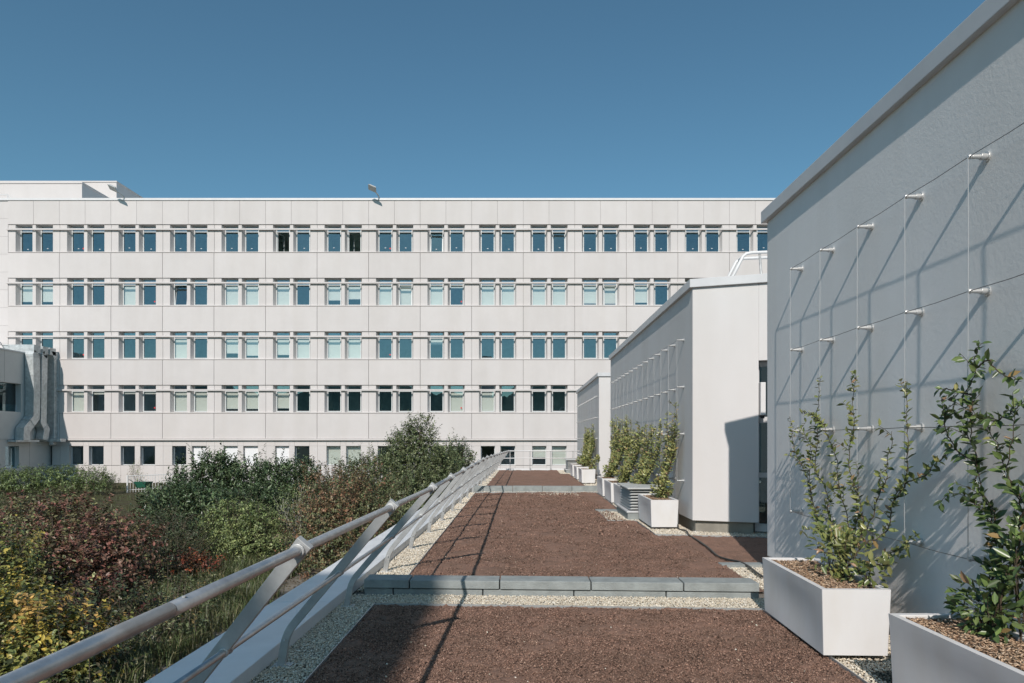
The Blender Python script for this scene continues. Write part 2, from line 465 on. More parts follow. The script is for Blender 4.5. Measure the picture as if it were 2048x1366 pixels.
def pts_in(poly, dens, near=None):
    P = np.array(poly); x0, y0 = P.min(0); x1, y1 = P.max(0)
    n = int((x1 - x0) * (y1 - y0) * dens)
    x = RNG.uniform(x0, x1, n); y = RNG.uniform(y0, y1, n)
    k = inside(poly, x, y)
    return x[k], y[k]

def pal(n, palette, jit=0.18):
    p = np.array(palette)
    c = p[RNG.integers(0, len(p), n)]
    return np.clip(c * (1 + RNG.normal(0, jit, (n, 1))), 0.004, 1)

GP = [(0.33, 0.208, 0.155), (0.27, 0.165, 0.124), (0.19, 0.117, 0.088), (0.36, 0.238, 0.182), (0.10, 0.062, 0.047), (0.33, 0.196, 0.144)]
x1, y1 = pts_in([(-1.37, 3.6), (2.19, 3.6), (2.19, 6.22), (-1.37, 6.4)], 9500)
x2, y2 = pts_in([(-1.25, 7.2), (2.48, 7.1), (2.48, 10.8), (-1.28, 10.8)], 2200)
x3, y3 = pts_in([(-1.25, 10.8), (2.15, 10.8), (1.6, 19.5), (-1.28, 19.5)], 700)
gx, gy = np.concatenate([x1, x2, x3]), np.concatenate([y1, y2, y3])
n = len(gx)
sz = np.concatenate([RNG.gamma(3, 0.0011, len(x1)) + 0.0022, RNG.gamma(3, 0.0014, len(x2)) + 0.003, RNG.gamma(3, 0.0022, len(x3)) + 0.004])
o = scatter('substrate_grains', np.stack([gx, gy, 0.034 + sz * 0.5], 1), sz, pal(n, GP, 0.25), M['grain'], OCT, OCTF, (1, 0.7, 0.5), False, 1.0)
tag(o, 'loose red-brown substrate grains lying on the planting beds', 'substrate', kind='stuff')
# a few pale specks blown onto the beds
x1, y1 = pts_in([(-1.2, 3.6), (2.1, 3.6), (2.1, 6.2), (-1.2, 6.2)], 4)
x2, y2 = pts_in([(-1.2, 7.2), (2.1, 7.2), (1.6, 19.5), (-1.2, 19.5)], 1.6)
x3, y3 = pts_in([(0.3, 18.7), (1.6, 18.7), (1.6, 19.4), (0.3, 19.4)], 70)
gx, gy = np.concatenate([x1, x2, x3]), np.concatenate([y1, y2, y3])

PB = [(0.69, 0.63, 0.51), (0.61, 0.54, 0.43), (0.75, 0.70, 0.61), (0.50, 0.44, 0.35), (0.67, 0.57, 0.44)]
regs = []
def reg(poly, size, dens):
    x, y = pts_in(poly, dens)
    regs.append(np.stack([x, y, np.full(len(x), size)], 1))
reg([(xb(3) - 0.09, 2.6), (-1.40, 2.6), (-1.40, 6.9), (xb(7) - 0.09, 6.9)], 0.0078, 9000)
reg([(-1.40, 6.45), (2.25, 6.24), (2.42, 6.73), (-1.40, 6.92)], 0.0078, 9000)
reg([(2.215, 2.6), (2.95, 2.6), (2.95, 6.73), (2.215, 6.73)], 0.0085, 6500)
reg([(xb(8) - 0.09, 7.1), (-1.29, 7.1), (-1.30, 12), (xb(12) - 0.09, 12)], 0.0095, 5500)
reg([(xb(12) - 0.09, 12), (-1.30, 12), (-1.32, 20.1), (xb(20) - 0.09, 20.1)], 0.018, 1500)
reg([(2.52, 7.0), (2.95, 7.0), (2.95, 8.4), (2.52, 8.4)], 0.0095, 5200)
reg([(2.2, 11.12), (3.5, 10.87), (5.0, 10.6), (5.0, 11.4), (2.9, 11.6), (2.9, 12.95), (2.2, 12.95)], 0.010, 4200)
reg([(1.68, 13.02), (2.9, 13.02), (2.9, 14.73), (1.68, 14.73)], 0.0115, 3200)
reg([(2.17, 14.8), (2.9, 14.8), (2.9, 20.1), (2.2, 20.1)], 0.018, 1400)
reg([(-1.3, 19.82), (2.9, 19.82), (2.9, 20.2), (-1.3, 20.2)], 0.016, 1800)
reg([(xb(20) - 0.09, 20.4), (-1.15, 20.4), (-1.09, 33.9), (xb(33) - 0.09, 33.9)], 0.022, 900)
reg([(2.14, 20.4), (2.9, 20.4), (2.9, 33.9), (1.77, 33.9), (1.77, 30.42), (2.14, 30.2)], 0.022, 900)
G = np.concatenate(regs)
n = len(G)
cols = pal(n, PB, 0.14)
# the grey pebbles between the two nearest planters
gk = (G[:, 0] > 2.36) & (G[:, 1] < 4.62) & (G[:, 1] > 2.5)
cols[gk] = pal(int(gk.sum()), [(0.14, 0.145, 0.115), (0.19, 0.185, 0.15), (0.10, 0.105, 0.085)], 0.2)
sz = G[:, 2] * RNG.uniform(0.7, 1.25, n)
tp = RNG.uniform(0.004, 0.028, n)
o = scatter('gravel', np.stack([G[:, 0], G[:, 1], tp], 1), sz, cols, M['pebble'], flat=(1.05, 0.85, 0.7))
tag(o, 'pale cream gravel strips round the planting beds', 'gravel', kind='stuff')
n = len(gx)
o = scatter('stray_pebbles', np.stack([gx, gy, np.full(n, 0.045)], 1), np.where(gy > 18, 0.016, 0.007) * RNG.uniform(0.6, 1.4, n), pal(n, PB, 0.1), M['pebble'])
tag(o, 'stray pale pebbles scattered over the brown beds', 'gravel', kind='stuff')

def strip(pts, label, th=0.006, z0=0.0, z1=0.047):
    mb = MB()
    for a, b in zip(pts[:-1], pts[1:]):
        a, b = Vector((*a, 0)), Vector((*b, 0))
        t = (b - a).normalized(); nn = Vector((-t.y, t.x, 0)) * th / 2
        mb.prism([(a - nn)[:2], (b - nn)[:2], (b + nn)[:2], (a + nn)[:2]], z0, z1)
    return tag(mb.build('edging_strip', M['edging']), label, 'edging', 'metal edging strips of the beds')
strip([(-1.392, 0.0), (-1.382, 6.446), (2.208, 6.246), (2.208, 0.0)], 'thin metal edging round the nearest brown bed')
strip([(-1.28, 7.1), (-1.318, 19.81), (2.19, 19.81)], 'thin metal edging on the garden side of the middle brown bed')
strip([(2.19, 19.8), (2.158, 14.79), (1.66, 14.76), (1.652, 12.99), (2.19, 12.94), (2.19, 11.11), (3.5, 10.86), (5.0, 10.61)], 'stepped metal edging of the middle bed beside the planters')
tag(MB().box(2.46, 3.0, 8.35, 8.52, 0.0, 0.056).build('paving_strip', M['kerb'], bevel=0.004), 'narrow grey slab at the gravel corner behind the nearer planters', 'paving slab')
tag(MB().box(1.62, 2.16, 14.72, 14.95, 0.0, 0.056).build('paving_strip', M['kerb'], bevel=0.004), 'narrow grey slab at the gravel notch by the louvred vent', 'paving slab')

def kerb(label, x0, x1, y, slope, first_cap, first_low, L, z0, zl, zc, two):
    t = empty('kerb', label, 'kerb', ((x0 + x1) / 2, y, 0), 'block kerbs across the roof')
    def run(first, za, zb, ya, yb, nm, mt):
        cuts = [x0] + [first + i * L for i in range(40) if x0 + 0.05 < first + i * L < x1 - 0.05] + [x1]
        for a, b in zip(cuts[:-1], cuts[1:]):
            q = 0.006
            dz = random.uniform(-0.003, 0.003); dy = random.uniform(-0.004, 0.004)
            f = lambda x, yy: (x, y + yy + dy + slope * (x - x0))
            MB().prism([f(a + q, ya), f(b - q, ya), f(b - q, yb), f(a + q, yb)], za, zb + dz).build(nm, mt, t, bevel=0.007)
    if two:
        run(first_low, z0, zl, 0.02, 0.24, 'block', M['kerb'])
        run(first_cap, zl + 0.008, zc, 0.0, 0.27, 'coping_block', M['kerb'])
        MB().prism([(x0, y + 0.05), (x1, y + 0.05 + slope * (x1 - x0)), (x1, y + 0.22 + slope * (x1 - x0)), (x0, y + 0.22)], 0, zc - 0.03).build('mortar', M['dark'], t)
    else:
        run(first_cap, z0, zc, 0.0, 0.25, 'block', M['kerb'])
    return t
kerb('nearer blue-grey block kerb with a capping course across the roof', -1.60, 2.36, 6.93, -0.05, -1.13, -1.30, 0.915, 0.0, 0.076, 0.168, True)
kerb('farther blue-grey block kerb crossing the roof in the distance', -1.42, 2.30, 20.2, -0.01, -1.12, 0, 0.875, 0.0, 0, 0.19, False)

# ------------------------------------------------------------------ railing along the garden side
def node_at(y):
    if y < 6.1: x = -0.93 + (y - 1.05) * 0.0265
    elif y < 16: x = -0.80
    else: x = -0.80 + (y - 16) * 0.0117
    z = 1.155 if y < 16 else 1.155 - (y - 16) * 0.0095
    return Vector((x, y, z))
def mid_at(y):
    b = Vector((xb(y + 0.35), y + 0.35, 0.27)); b.x += 0.11; b.y -= 0.06
    n_ = node_at(y)
    p = b.lerp(n_, 0.49)
    return p
rail = empty('guardrail', 'inward-leaning aluminium guardrail running along the garden edge of the roof', 'railing', (-1.5, 4, 0))
yn = [1.05 + 1.68 * i for i in range(20)]
for y in yn:
    n_ = node_at(y)
    b = Vector((xb(y + 0.35), y + 0.35, 0.016))
    k = Vector((b.x + 0.055, b.y - 0.05, 0.262))
    d = (n_ - k).normalized()
    up = (k - b).normalized()
    path = [b, b + (k - b) * 0.5]
    for j in range(7):
        s_ = j / 6
        p0 = k - up * 0.085; p2 = k + d * 0.10
        path.append(p0 * (1 - s_) ** 2 + k * 2 * s_ * (1 - s_) + p2 * s_ ** 2)
    path += [k.lerp(n_, 0.5), n_ - d * 0.08, n_ + d * 0.045]
    m = MB().sweep(path, [0.056] * 2 + [0.054] * 7 + [0.058, 0.063, 0.070], 0.030)
    m.box(b.x - 0.055, b.x + 0.075, b.y - 0.05, b.y + 0.05, 0.012, 0.026)
    for sx in (-.035, .055): m.tube([(b.x + sx, b.y - .036, .02), (b.x + sx, b.y - .036, .038)], .009, 6)
    for sgn in (-1, 1):
        m.tube([n_ + Vector((0, sgn * 0.016, 0)), n_ + Vector((0, sgn * 0.034, 0))], 0.029, 14)
        q = mid_at(y)
        m.tube([q + Vector((0, sgn * 0.016, 0)), q + Vector((0, sgn * 0.030, 0))], 0.021, 12)
    m.tube([k + Vector((-0.01, -0.024, -0.05)), k + Vector((-0.01, -0.012, -0.05))], 0.008, 8)
    m.build('post', M['alu'], rail, bevel=0.006)
cuts = [-0.6, 1.77, 6.4, 11.5, 16.5, 21.5, 26.5, 33.1]
for a, b in zip(cuts[:-1], cuts[1:]):
    st = np.linspace(a + 0.003, b - 0.003, 8)
    MB().tube([node_at(y) for y in st], 0.0205, 20).build('top_rail', M['alu_tube'], rail, smooth=True)
    MB().tube([mid_at(y) for y in np.linspace(a + 0.4, b + 0.394, 8)], 0.0145, 14).build('middle_rail', M['alu_tube'], rail, smooth=True)
for c in cuts[1:-1]:
    MB().tube([node_at(c - 0.004), node_at(c + 0.004)], 0.018, 16).build('sleeve', M['dark'], rail)
    p = node_at(c + 0.06) + Vector((0.006, 0, 0.0195))
    MB().tube([p, p + Vector((0, 0, 0.0035))], 0.0055, 8).build('screw', M['steel'], rail)

er = empty('end_railing', 'slim two-bar railing across the far end of the roof', 'railing', (1, 33.8, 0))
for x in (-0.54, 0.445, 1.46, 2.57):
    MB().tube([(x, 33.75, 0.0), (x, 33.75, 0.30), (x, 33.75, 0.99)], 0.021, 10).box(x - 0.06, x + 0.06, 33.68, 33.82, 0.0, 0.04).build('post', M['alu'], er)
MB().tube([(-0.60, 33.72, 0.985), (2.88, 33.72, 0.985)], 0.026, 12).build('top_rail', M['metal_white'], er, smooth=True)
MB().tube([(-0.90, 33.72, 0.625), (2.88, 33.72, 0.625)], 0.022, 12).build('middle_rail', M['metal_white'], er, smooth=True)

# ------------------------------------------------------------------ white pavilions on the right
ZT0, ZT1, ZB = 4.147, 4.288, 0.215
def pavilion(label, loc):
    return empty('pavilion', label, 'building', loc, 'white rendered pavilions on the roof')
def offs(x): return x
p1 = pavilion('nearest white rendered pavilion wall with large wire trellis, at the right edge', (5, 3, 0))
MB().box(2.904, 8, -9, 8.05, ZB, ZT0 + 0.02).build('wall', M['render'], p1, bevel=0.006)
def coat(y0, y1, z0, z1, step, amp):
    """the floated render coat: a fine uneven skin, real relief"""
    ny, nz = int((y1 - y0) / step), int((z1 - z0) / step)
    Y, Z = np.meshgrid(np.linspace(y0, y1, ny), np.linspace(z0, z1, nz), indexing='ij')
    H = RNG.normal(size=(ny, nz)) * .8 + smooth_noise(ny, nz, 2) * .7
    X = 2.9 - amp * H - 0.0006 * smooth_noise(ny, nz, 90)
    X[0, :] = X[-1, :] = 2.905; X[:, 0] = X[:, -1] = 2.905
    idx = np.arange(ny * nz).reshape(ny, nz)
    f = np.stack([idx[:-1, :-1], idx[:-1, 1:], idx[1:, 1:], idx[1:, :-1]], -1).reshape(-1, 4)
    return np_mesh('render_coat', np.stack([X, Y, Z], -1).reshape(-1, 3), f, M['render'], p1, None, True)
coat(2.2, 8.046, ZB + .003, ZT0 + .01, 0.0078, 0.00022)
MB().box(2.965, 7.9, -8.9, 7.98, 0.0, ZB + 0.01).build('plinth', M['plinth'], p1)
MB().box(2.845, 8.05, -9.05, 3.42, ZT0, ZT1).box(2.845, 8.05, 3.424, 8.10, ZT0, ZT1).build('fascia', M['fascia'], p1, bevel=0.006)
MB().box(2.843, 2.848, 3.405, 3.439, ZT0 + 0.004, ZT1).build('fascia_joint', M['steel'], p1)
for yy in (4.6, 6.0, 7.0):
    MB().tube([(2.95, yy, ZT1 - 0.01), (2.95, yy, ZT1 + 0.028)], 0.008, 8).build('roof_bolt', M['steel'], p1)

p2 = pavilion('middle white pavilion with an angled sunlit front and a narrow glazed door', (5, 16, 0))
sl = -0.34
fy = lambda x: 11.54 + sl * (x - 2.9)
m = MB().prism([(2.9, 22.1), (2.9, fy(2.9)), (3.9, fy(3.9)), (3.9, fy(3.9) + 0.32), (3.22, fy(3.22) + 0.33), (3.22, 22.1)], ZB, ZT0 + 0.02)
m.prism([(3.9, fy(3.9)), (5.1, fy(5.1)), (5.1, fy(5.1) + 0.32), (3.9, fy(3.9) + 0.32)], 2.88, ZT0 + 0.02)
m.prism([(5.1, fy(5.1)), (8, fy(8)), (8, fy(8) + 0.32), (5.1, fy(5.1) + 0.32)], ZB, ZT0 + 0.02)
m.build('wall', M['render_smooth'], p2, bevel=0.006)
MB().prism([(2.965, 22.05), (2.965, fy(2.9) + 0.06), (3.84, fy(3.84) + 0.06), (3.84, fy(3.84) + 0.3), (3.2, fy(3.2) + 0.3), (3.2, 22.05)], 0.0, ZB + 0.01).prism(
    [(5.15, fy(5.15) + 0.06), (8, fy(8) + 0.06), (8, fy(8) + 0.3), (5.15, fy(5.15) + 0.3)], 0.0, ZB + 0.01).build('plinth', M['plinth'], p2)
MB().prism([(2.845, 22.15), (2.845, fy(2.845) - 0.055), (8.05, fy(8.05) - 0.055), (8.05, 22.15)], ZT0, ZT1).build('fascia', M['fascia'], p2, bevel=0.006)
MB().box(3.22, 8, 12.3, 22.1, 0.0, 4.1).build('interior', M['dark'], p2)
# the door recess: glazed door below, window with an open white sash above
dm = MB()
f2 = lambda x, o_: (x, fy(x) + o_)
def bar(x0, x1, z0, z1, ya=0.20, yb=0.26):
    dm.prism([f2(x0, ya), f2(x1, ya), f2(x1, yb), f2(x0, yb)], z0, z1)
bar(3.905, 3.97, 0.05, 2.875); bar(5.03, 5.095, 0.05, 2.875); bar(3.972, 5.028, 1.86, 1.96, 0.195, 0.265); bar(3.972, 5.028, 2.80, 2.872); bar(3.972, 5.028, 0.05, 0.18); bar(3.972, 5.028, 0.95, 1.03)
dm.build('door_frame', M['fascia'], p2)
MB().prism([f2(3.972, 0.228), f2(5.028, 0.228), f2(5.028, 0.236), f2(3.972, 0.236)], 0.181, 0.948).prism([f2(3.972, 0.228), f2(5.028, 0.228), f2(5.028, 0.236), f2(3.972, 0.236)], 1.031, 1.858).build('door', M['glass_dark'], p2)
MB().prism([f2(3.972, 0.228), f2(5.028, 0.228), f2(5.028, 0.236), f2(3.972, 0.236)], 1.962, 2.798).build('window_pane', M['glass_dark'], p2)
MB().box(3.92, 4.0, fy(3.9) - 0.05, fy(3.9) + 0.17, 1.98, 2.52).build('open_sash', M['metal_white'], p2, bevel=0.008)
MB().box(3.945, 3.985, fy(3.9) - 0.03, fy(3.9) + 0.05, 1.93, 1.979).build('sash_handle', M['dark'], p2)

p3 = pavilion('farthest white pavilion, a narrow sunlit end with trellis and plants', (5, 30, 0))
MB().box(2.9, 8, 25.4, 35.2, ZB, 3.93).build('wall', M['render_smooth'], p3, bevel=0.006)
MB().box(2.965, 7.9, 25.46, 35.1, 0.0, ZB + 0.01).build('plinth', M['plinth'], p3)
MB().box(2.845, 8.05, 25.345, 35.25, 3.91, 4.05).build('fascia', M['fascia'], p3, bevel=0.006)

# guard frame on the middle pavilion's roof
rg = empty('roof_guard_frame', 'white tubular guard frame standing on the roof of the middle pavilion', 'railing', (5, 14, ZT1))
for dy in (0.0, 0.45):
    MB().tube([(4.02, 14 + dy, ZT1 + 0.0), (4.55, 14 + dy, 5.33), (4.62, 14 + dy, 5.39), (4.72, 14 + dy, 5.41), (6.8, 14 + dy, 5.50)], 0.032, 10).build('side_bar', M['metal_white'], rg, smooth=True)
MB().tube([(4.35, 14, 4.92), (6.8, 14, 5.04)], 0.02, 8).build('middle_bar', M['metal_white'], rg, smooth=True)
MB().tube([(4.90, 14.02, 5.42), (4.98, 14.02, ZT1)], 0.026, 8).build('post', M['alu'], rg, smooth=True)
MB().tube([(4.6, 14, 5.37), (4.6, 14.45, 5.37)], 0.02, 8).build('cross_bar', M['metal_white'], rg, smooth=True)

# wire trellises
ROWS = (3.35, 2.515, 1.68, 0.85)
def trellis(label, cols, rows, tipx=2.782, near=True):
    t = empty('wire_trellis', label, 'trellis', (2.9, cols[0], 0), 'wire trellises on the pavilion walls')
    first = None
    for y in cols:
        for z in rows:
            if first is None:
                k = 16 if near else 8
                m = MB().tube([(2.9, y, z), (2.888, y, z)], 0.031, k)
                m.tube([(2.889, y, z), (2.852, y, z)], 0.021, k)
                m.tube([(2.853, y, z), (2.800, y, z)], [0.0155, 0.012], k)
                m.tube([(2.801, y, z), (2.796, y, z), (2.786, y, z), (2.775, y, z)], [0.009, 0.0155, 0.0155, 0.011], k)
                first = m.build('anchor', M['steel' if near else 'satin'], t, bevel=0.0015, smooth=False)
                o0 = (y, z)
            else:
                c = first.copy(); COL.objects.link(c); c.parent = t
                c.matrix_parent_inverse = first.matrix_parent_inverse.copy()
                c.location = (0, y - o0[0], z - o0[1])
    for z in rows:
        st = []
        for a, b in zip(cols[:-1], cols[1:]):
            st += [(tipx, a, z), (tipx, (a + b) / 2, z - 0.006)]
        st.append((tipx, cols[-1], z))
        MB().tube(st, 0.0028 if near else 0.0026, 6).build('horizontal_wire', M['cable'], t)
    for y in cols:
        MB().tube([(tipx - 0.006, y, rows[0])] + [(tipx - 0.006 + random.uniform(-.002, .002), y + random.uniform(-.003, .003), rows[0] + (rows[-1] - rows[0]) * i / 6) for i in range(1, 6)] + [(tipx - 0.006, y, rows[-1])], 0.003, 6).build('upright_wire', M['steel'], t)
    return t
trellis('steel wire trellis with large stand-off anchors on the nearest grey-lit wall', [7.04 - 0.70 * i for i in range(9)], ROWS)
trellis('steel wire trellis of fine anchors along the middle pavilion wall', [12.15 + 0.70 * i for i in range(14)], ROWS, near=False)
trellis('tiny wire trellis on the farthest pavilion wall', [25.95 + 0.70 * i for i in range(13)], (3.2, 2.4, 1.6, 0.85), near=False)

# ------------------------------------------------------------------ planters
PW, PH, PL = 0.484, 0.47, 1.31
def shell_mesh():
    """outer shell with slightly bowed long sides, rim and inner wall"""
    nu, nv = 18, 8
    vs, fs = [], []
    def side(fn, flip):
        base = len(vs)
        for i in range(nu + 1):
            for j in range(nv + 1):
                vs.append(fn(i / nu, j / nv))
        for i in range(nu):
            for j in range(nv):
                a = base + i * (nv + 1) + j
                q = (a, a + nv + 1, a + nv + 2, a + 1)
                fs.append(q if not flip else q[::-1])
    tp = 0.016
    def bow(u, v): return 0.022 * math.sin(math.pi * u) * math.sin(math.pi * min(1, v * 1.1)) ** 1.0
    side(lambda u, v: (tp * (1 - v) + bow(u, v), tp * (1 - v) + u * (PL - 2 * tp * (1 - v)), v * PH), True)
    side(lambda u, v: (PW - tp * (1 - v) - bow(u, v), tp * (1 - v) + u * (PL - 2 * tp * (1 - v)), v * PH), False)
    side(lambda u, v: (tp * (1 - v) + u * (PW - 2 * tp * (1 - v)), tp * (1 - v), v * PH), False)
    side(lambda u, v: (tp * (1 - v) + u * (PW - 2 * tp * (1 - v)), PL - tp * (1 - v), v * PH), True)
    w = 0.045
    b = len(vs)
    vs += [(0, 0, PH), (PW, 0, PH), (PW, PL, PH), (0, PL, PH), (w, w, PH), (PW - w, w, PH), (PW - w, PL - w, PH), (w, PL - w, PH),
           (w, w, PH - 0.1), (PW - w, w, PH - 0.1), (PW - w, PL - w, PH - 0.1), (w, PL - w, PH - 0.1), (tp, tp, 0), (PW - tp, tp, 0), (PW - tp, PL - tp, 0), (tp, PL - tp, 0)]
    for i in range(4):
        j = (i + 1) % 4
        fs += [(b + i, b + j, b + 4 + j, b + 4 + i), (b + 4 + i, b + 4 + j, b + 8 + j, b + 8 + i)]
    fs.append((b + 15, b + 14, b + 13, b + 12))
    return vs, fs

PLANTERS = []
def planter(label, x, y, rz, chips):
    t = empty('planter', label, 'planter', (0, 0, 0), 'white planters along the pavilion walls')
    if not PLANTERS:
        vs, fs = shell_mesh()
        m = MB(); m.add(vs, fs)
        me = m.build('shell', M['planter'], t)
        import bmesh
        bm = bmesh.new(); bm.from_mesh(me.data); bmesh.ops.remove_doubles(bm, verts=bm.verts, dist=1e-5)
        bmesh.ops.recalc_face_normals(bm, faces=bm.faces); bm.to_mesh(me.data); bm.free()
        bv = me.modifiers.new('bevel', 'BEVEL'); bv.width = 0.006; bv.segments = 2; bv.limit_method = 'ANGLE'; bv.angle_limit = R(40)
        me.data.polygons.foreach_set('use_smooth', [True] * len(me.data.polygons))
        wn_ = me.modifiers.new('wn', 'WEIGHTED_NORMAL'); wn_.keep_sharp = False
        nx, ny = 14, 40
        X, Y = np.meshgrid(np.linspace(0.04, PW - 0.04, nx), np.linspace(0.04, PL - 0.04, ny), indexing='ij')
        Z = PH - 0.028 + 0.006 * RNG.normal(size=X.shape)
        idx = np.arange(nx * ny).reshape(nx, ny)
        np_mesh('soil', np.stack([X, Y, Z], -1).reshape(-1, 3), np.stack([idx[:-1, :-1], idx[1:, :-1], idx[1:, 1:], idx[:-1, 1:]], -1).reshape(-1, 4), M['soil'], t)
        for fx in (0.10, PW - 0.10):
            for fy_ in (0.14, PL - 0.14):
                MB().tube([(fx, fy_, -0.062), (fx, fy_, -0.012), (fx, fy_, 0.001)], [0.047, 0.047, 0.042], 16).build('foot', M['foot'], t, bevel=0.004)
    else:
        for ch in PLANTERS[0].children:
            if ch.name.startswith('mulch'): continue
            c = ch.copy(); COL.objects.link(c); c.parent = t
            c.matrix_parent_inverse = ch.matrix_parent_inverse.copy()
    if chips:
        x_ = RNG.uniform(0.055, PW - 0.055, chips); y_ = RNG.uniform(0.055, PL - 0.055, chips)
        s_ = RNG.uniform(0.006, 0.015, chips)
        cc = pal(chips, [(0.52, 0.36, 0.23), (0.42, 0.28, 0.18), (0.60, 0.45, 0.32), (0.28, 0.17, 0.105)], 0.2)
        scatter('mulch', np.stack([x_, y_, PH - 0.024 + RNG.uniform(0, 0.014, chips)], 1), s_, cc, M['chip'], OCT, OCTF, (1.5, 0.5, 0.22), False, 0.6, t)
    t.location = (x, y, 0.062)
    t.rotation_euler = (0, 0, rz)
    PLANTERS.append(t)
    return t
planter('white planter with bark mulch at the right end of the nearer kerb', 2.13, 4.83, -0.03, 2600)
planter('nearest white planter, in the bottom right corner and cut off by the frame', 2.27, 2.86, 0.02, 2600)
planter('white planter in front of the louvred vent beside the middle pavilion', 2.25, 11.84, 0.0, 700)
planter('white planter half hidden behind the louvred vent', 2.20, 14.95, 0.0, 200)
planter('white planter just beyond the louvred vent, before the last one at the farther kerb', 2.155, 16.4, 0.0, 200)
planter('white planter at the right end of the farther kerb', 2.165, 18.2, 0.0, 200)
planter('white planter closest to the farther kerb on the far bed, its whole end showing', 2.09, 23.6, 0.0, 100)
planter('second white planter beyond the farther kerb, partly hidden', 2.09, 25.7, 0.0, 0)
planter('last white planter beyond the farther kerb, beside the small far vent', 2.09, 27.8, 0.0, 0)
# a planter just outside the frame carries the vine whose shadow lies on the nearest wall
planter('white planter out of frame by the nearest wall, next before the corner one', 2.30, 1.0, 0.0, 0)

# ------------------------------------------------------------------ louvred vents, hose
def vent(label, x0, x1, y0, y1, s=1.0):
    t = empty('louvred_vent', label, 'vent', ((x0 + x1) / 2, (y0 + y1) / 2, 0), 'louvred roof vents')
    MB().box(x0 + 0.0, x1, y0, y1, 0, 0.16).build('base', M['kerb'], t, bevel=0.006)
    MB().box(x0 - 0.02, x1 + 0.02, y0 - 0.02, y1 + 0.02, 0.161, 0.192).build('base_capping', M['fascia'], t, bevel=0.004)
    MB().box(x0 + 0.12, x1 - 0.12, y0 + 0.14, y1 - 0.14, 0.193, 0.60).build('core', M['dark'], t)
    for i in range(7):
        z = 0.222 + i * 0.057
        a, b = 0.045, 0.12
        vs = []
        for (o_, zz) in ((a, z), (b, z + 0.034), (b + 0.006, z + 0.034), (a + 0.006, z - 0.004)):
            vs += [(x0 + o_, y0 + o_, zz), (x1 - o_, y0 + o_, zz), (x1 - o_, y1 - o_, zz), (x0 + o_, y1 - o_, zz)]
        fs = []
        for r_ in range(4):
            for k in range(4):
                fs.append((r_ * 4 + k, r_ * 4 + (k + 1) % 4, ((r_ + 1) % 4) * 4 + (k + 1) % 4, ((r_ + 1) % 4) * 4 + k))
        MB().add(vs, fs).build('blade', M['louvre'], t)
    MB().box(x0 + 0.0, x1 - 0.0, y0 + 0.0, y1 - 0.0, 0.612, 0.642).build('cap', M['louvre'], t, bevel=0.008)
    return t
vent('grey louvred vent box on a blue-grey base between two planters', 2.07, 2.86, 13.25, 14.75)
vent('small far louvred vent at the end of the far bed', 2.05, 2.85, 31.0, 32.4)

hp = [(1357, 1012, .35), (1358, 1040, .16)]
pts = [(2.735, 11.95, 0.42), (2.742, 11.9, 0.22), (2.72, 11.8, 0.05)]
for cx_, cy_ in ((1010, 825), (1040, 865), (1120, 915), (1220, 985), (1300, 1055), (1400, 1090), (1500, 1110), (1580, 1150), (1650, 1205), (1710, 1245)):
    pts.append(gp(1150 + cx_ / 4.554, 880 + cy_ / 4.554, 0.055))
def smooth_path(P, n=6):
    P = [Vector(p) for p in P]
    out = []
    for i in range(len(P) - 1):
        p0, p1, p2, p3 = P[max(i - 1, 0)], P[i], P[i + 1], P[min(i + 2, len(P) - 1)]
        for k in range(n):
            t = k / n
            out.append(0.5 * ((2 * p1) + (p2 - p0) * t + (2 * p0 - 5 * p1 + 4 * p2 - p3) * t * t + (3 * p1 - p0 - 3 * p2 + p3) * t ** 3))
    out.append(P[-1])
    return out
tag(MB().tube(smooth_path(pts), 0.013, 8).build('garden_hose', M['hose'], smooth=True), 'black hose snaking over the brown bed from behind a planter', 'hose')

# ------------------------------------------------------------------ leaves
def unit(a):
    return a / np.maximum(np.linalg.norm(a, axis=-1, keepdims=True), 1e-9)

def leaf_geo(P, D, N, L, W, near=False):
    D = unit(D); S = unit(np.cross(D, N)); N = np.cross(S, D)
    L = L[:, None]; W = W[:, None]
    if near:
        V = np.stack([P, P + D * L * .28 + S * W * .42 + N * W * .16, P + D * L * .62 + S * W * .46 + N * W * .13 - N * L * .03, P + D * L - N * L * .14,
                      P + D * L * .62 - S * W * .46 + N * W * .13 - N * L * .03, P + D * L * .28 - S * W * .42 + N * W * .16], 1)
        Fq = np.array([(0, 1, 2, 3), (0, 3, 4, 5)])
    else:
        V = np.stack([P, P + D * L * .48 + S * W * .5 + N * W * .15, P + D * L - N * L * .1, P + D * L * .48 - S * W * .5 + N * W * .15], 1)
        Fq = np.array([(0, 1, 2), (0, 2, 3)])
    k = V.shape[1]
    n = len(P)
    return V.reshape(-1, 3), (Fq[None] + (np.arange(n) * k)[:, None, None]).reshape(-1, Fq.shape[1]), k

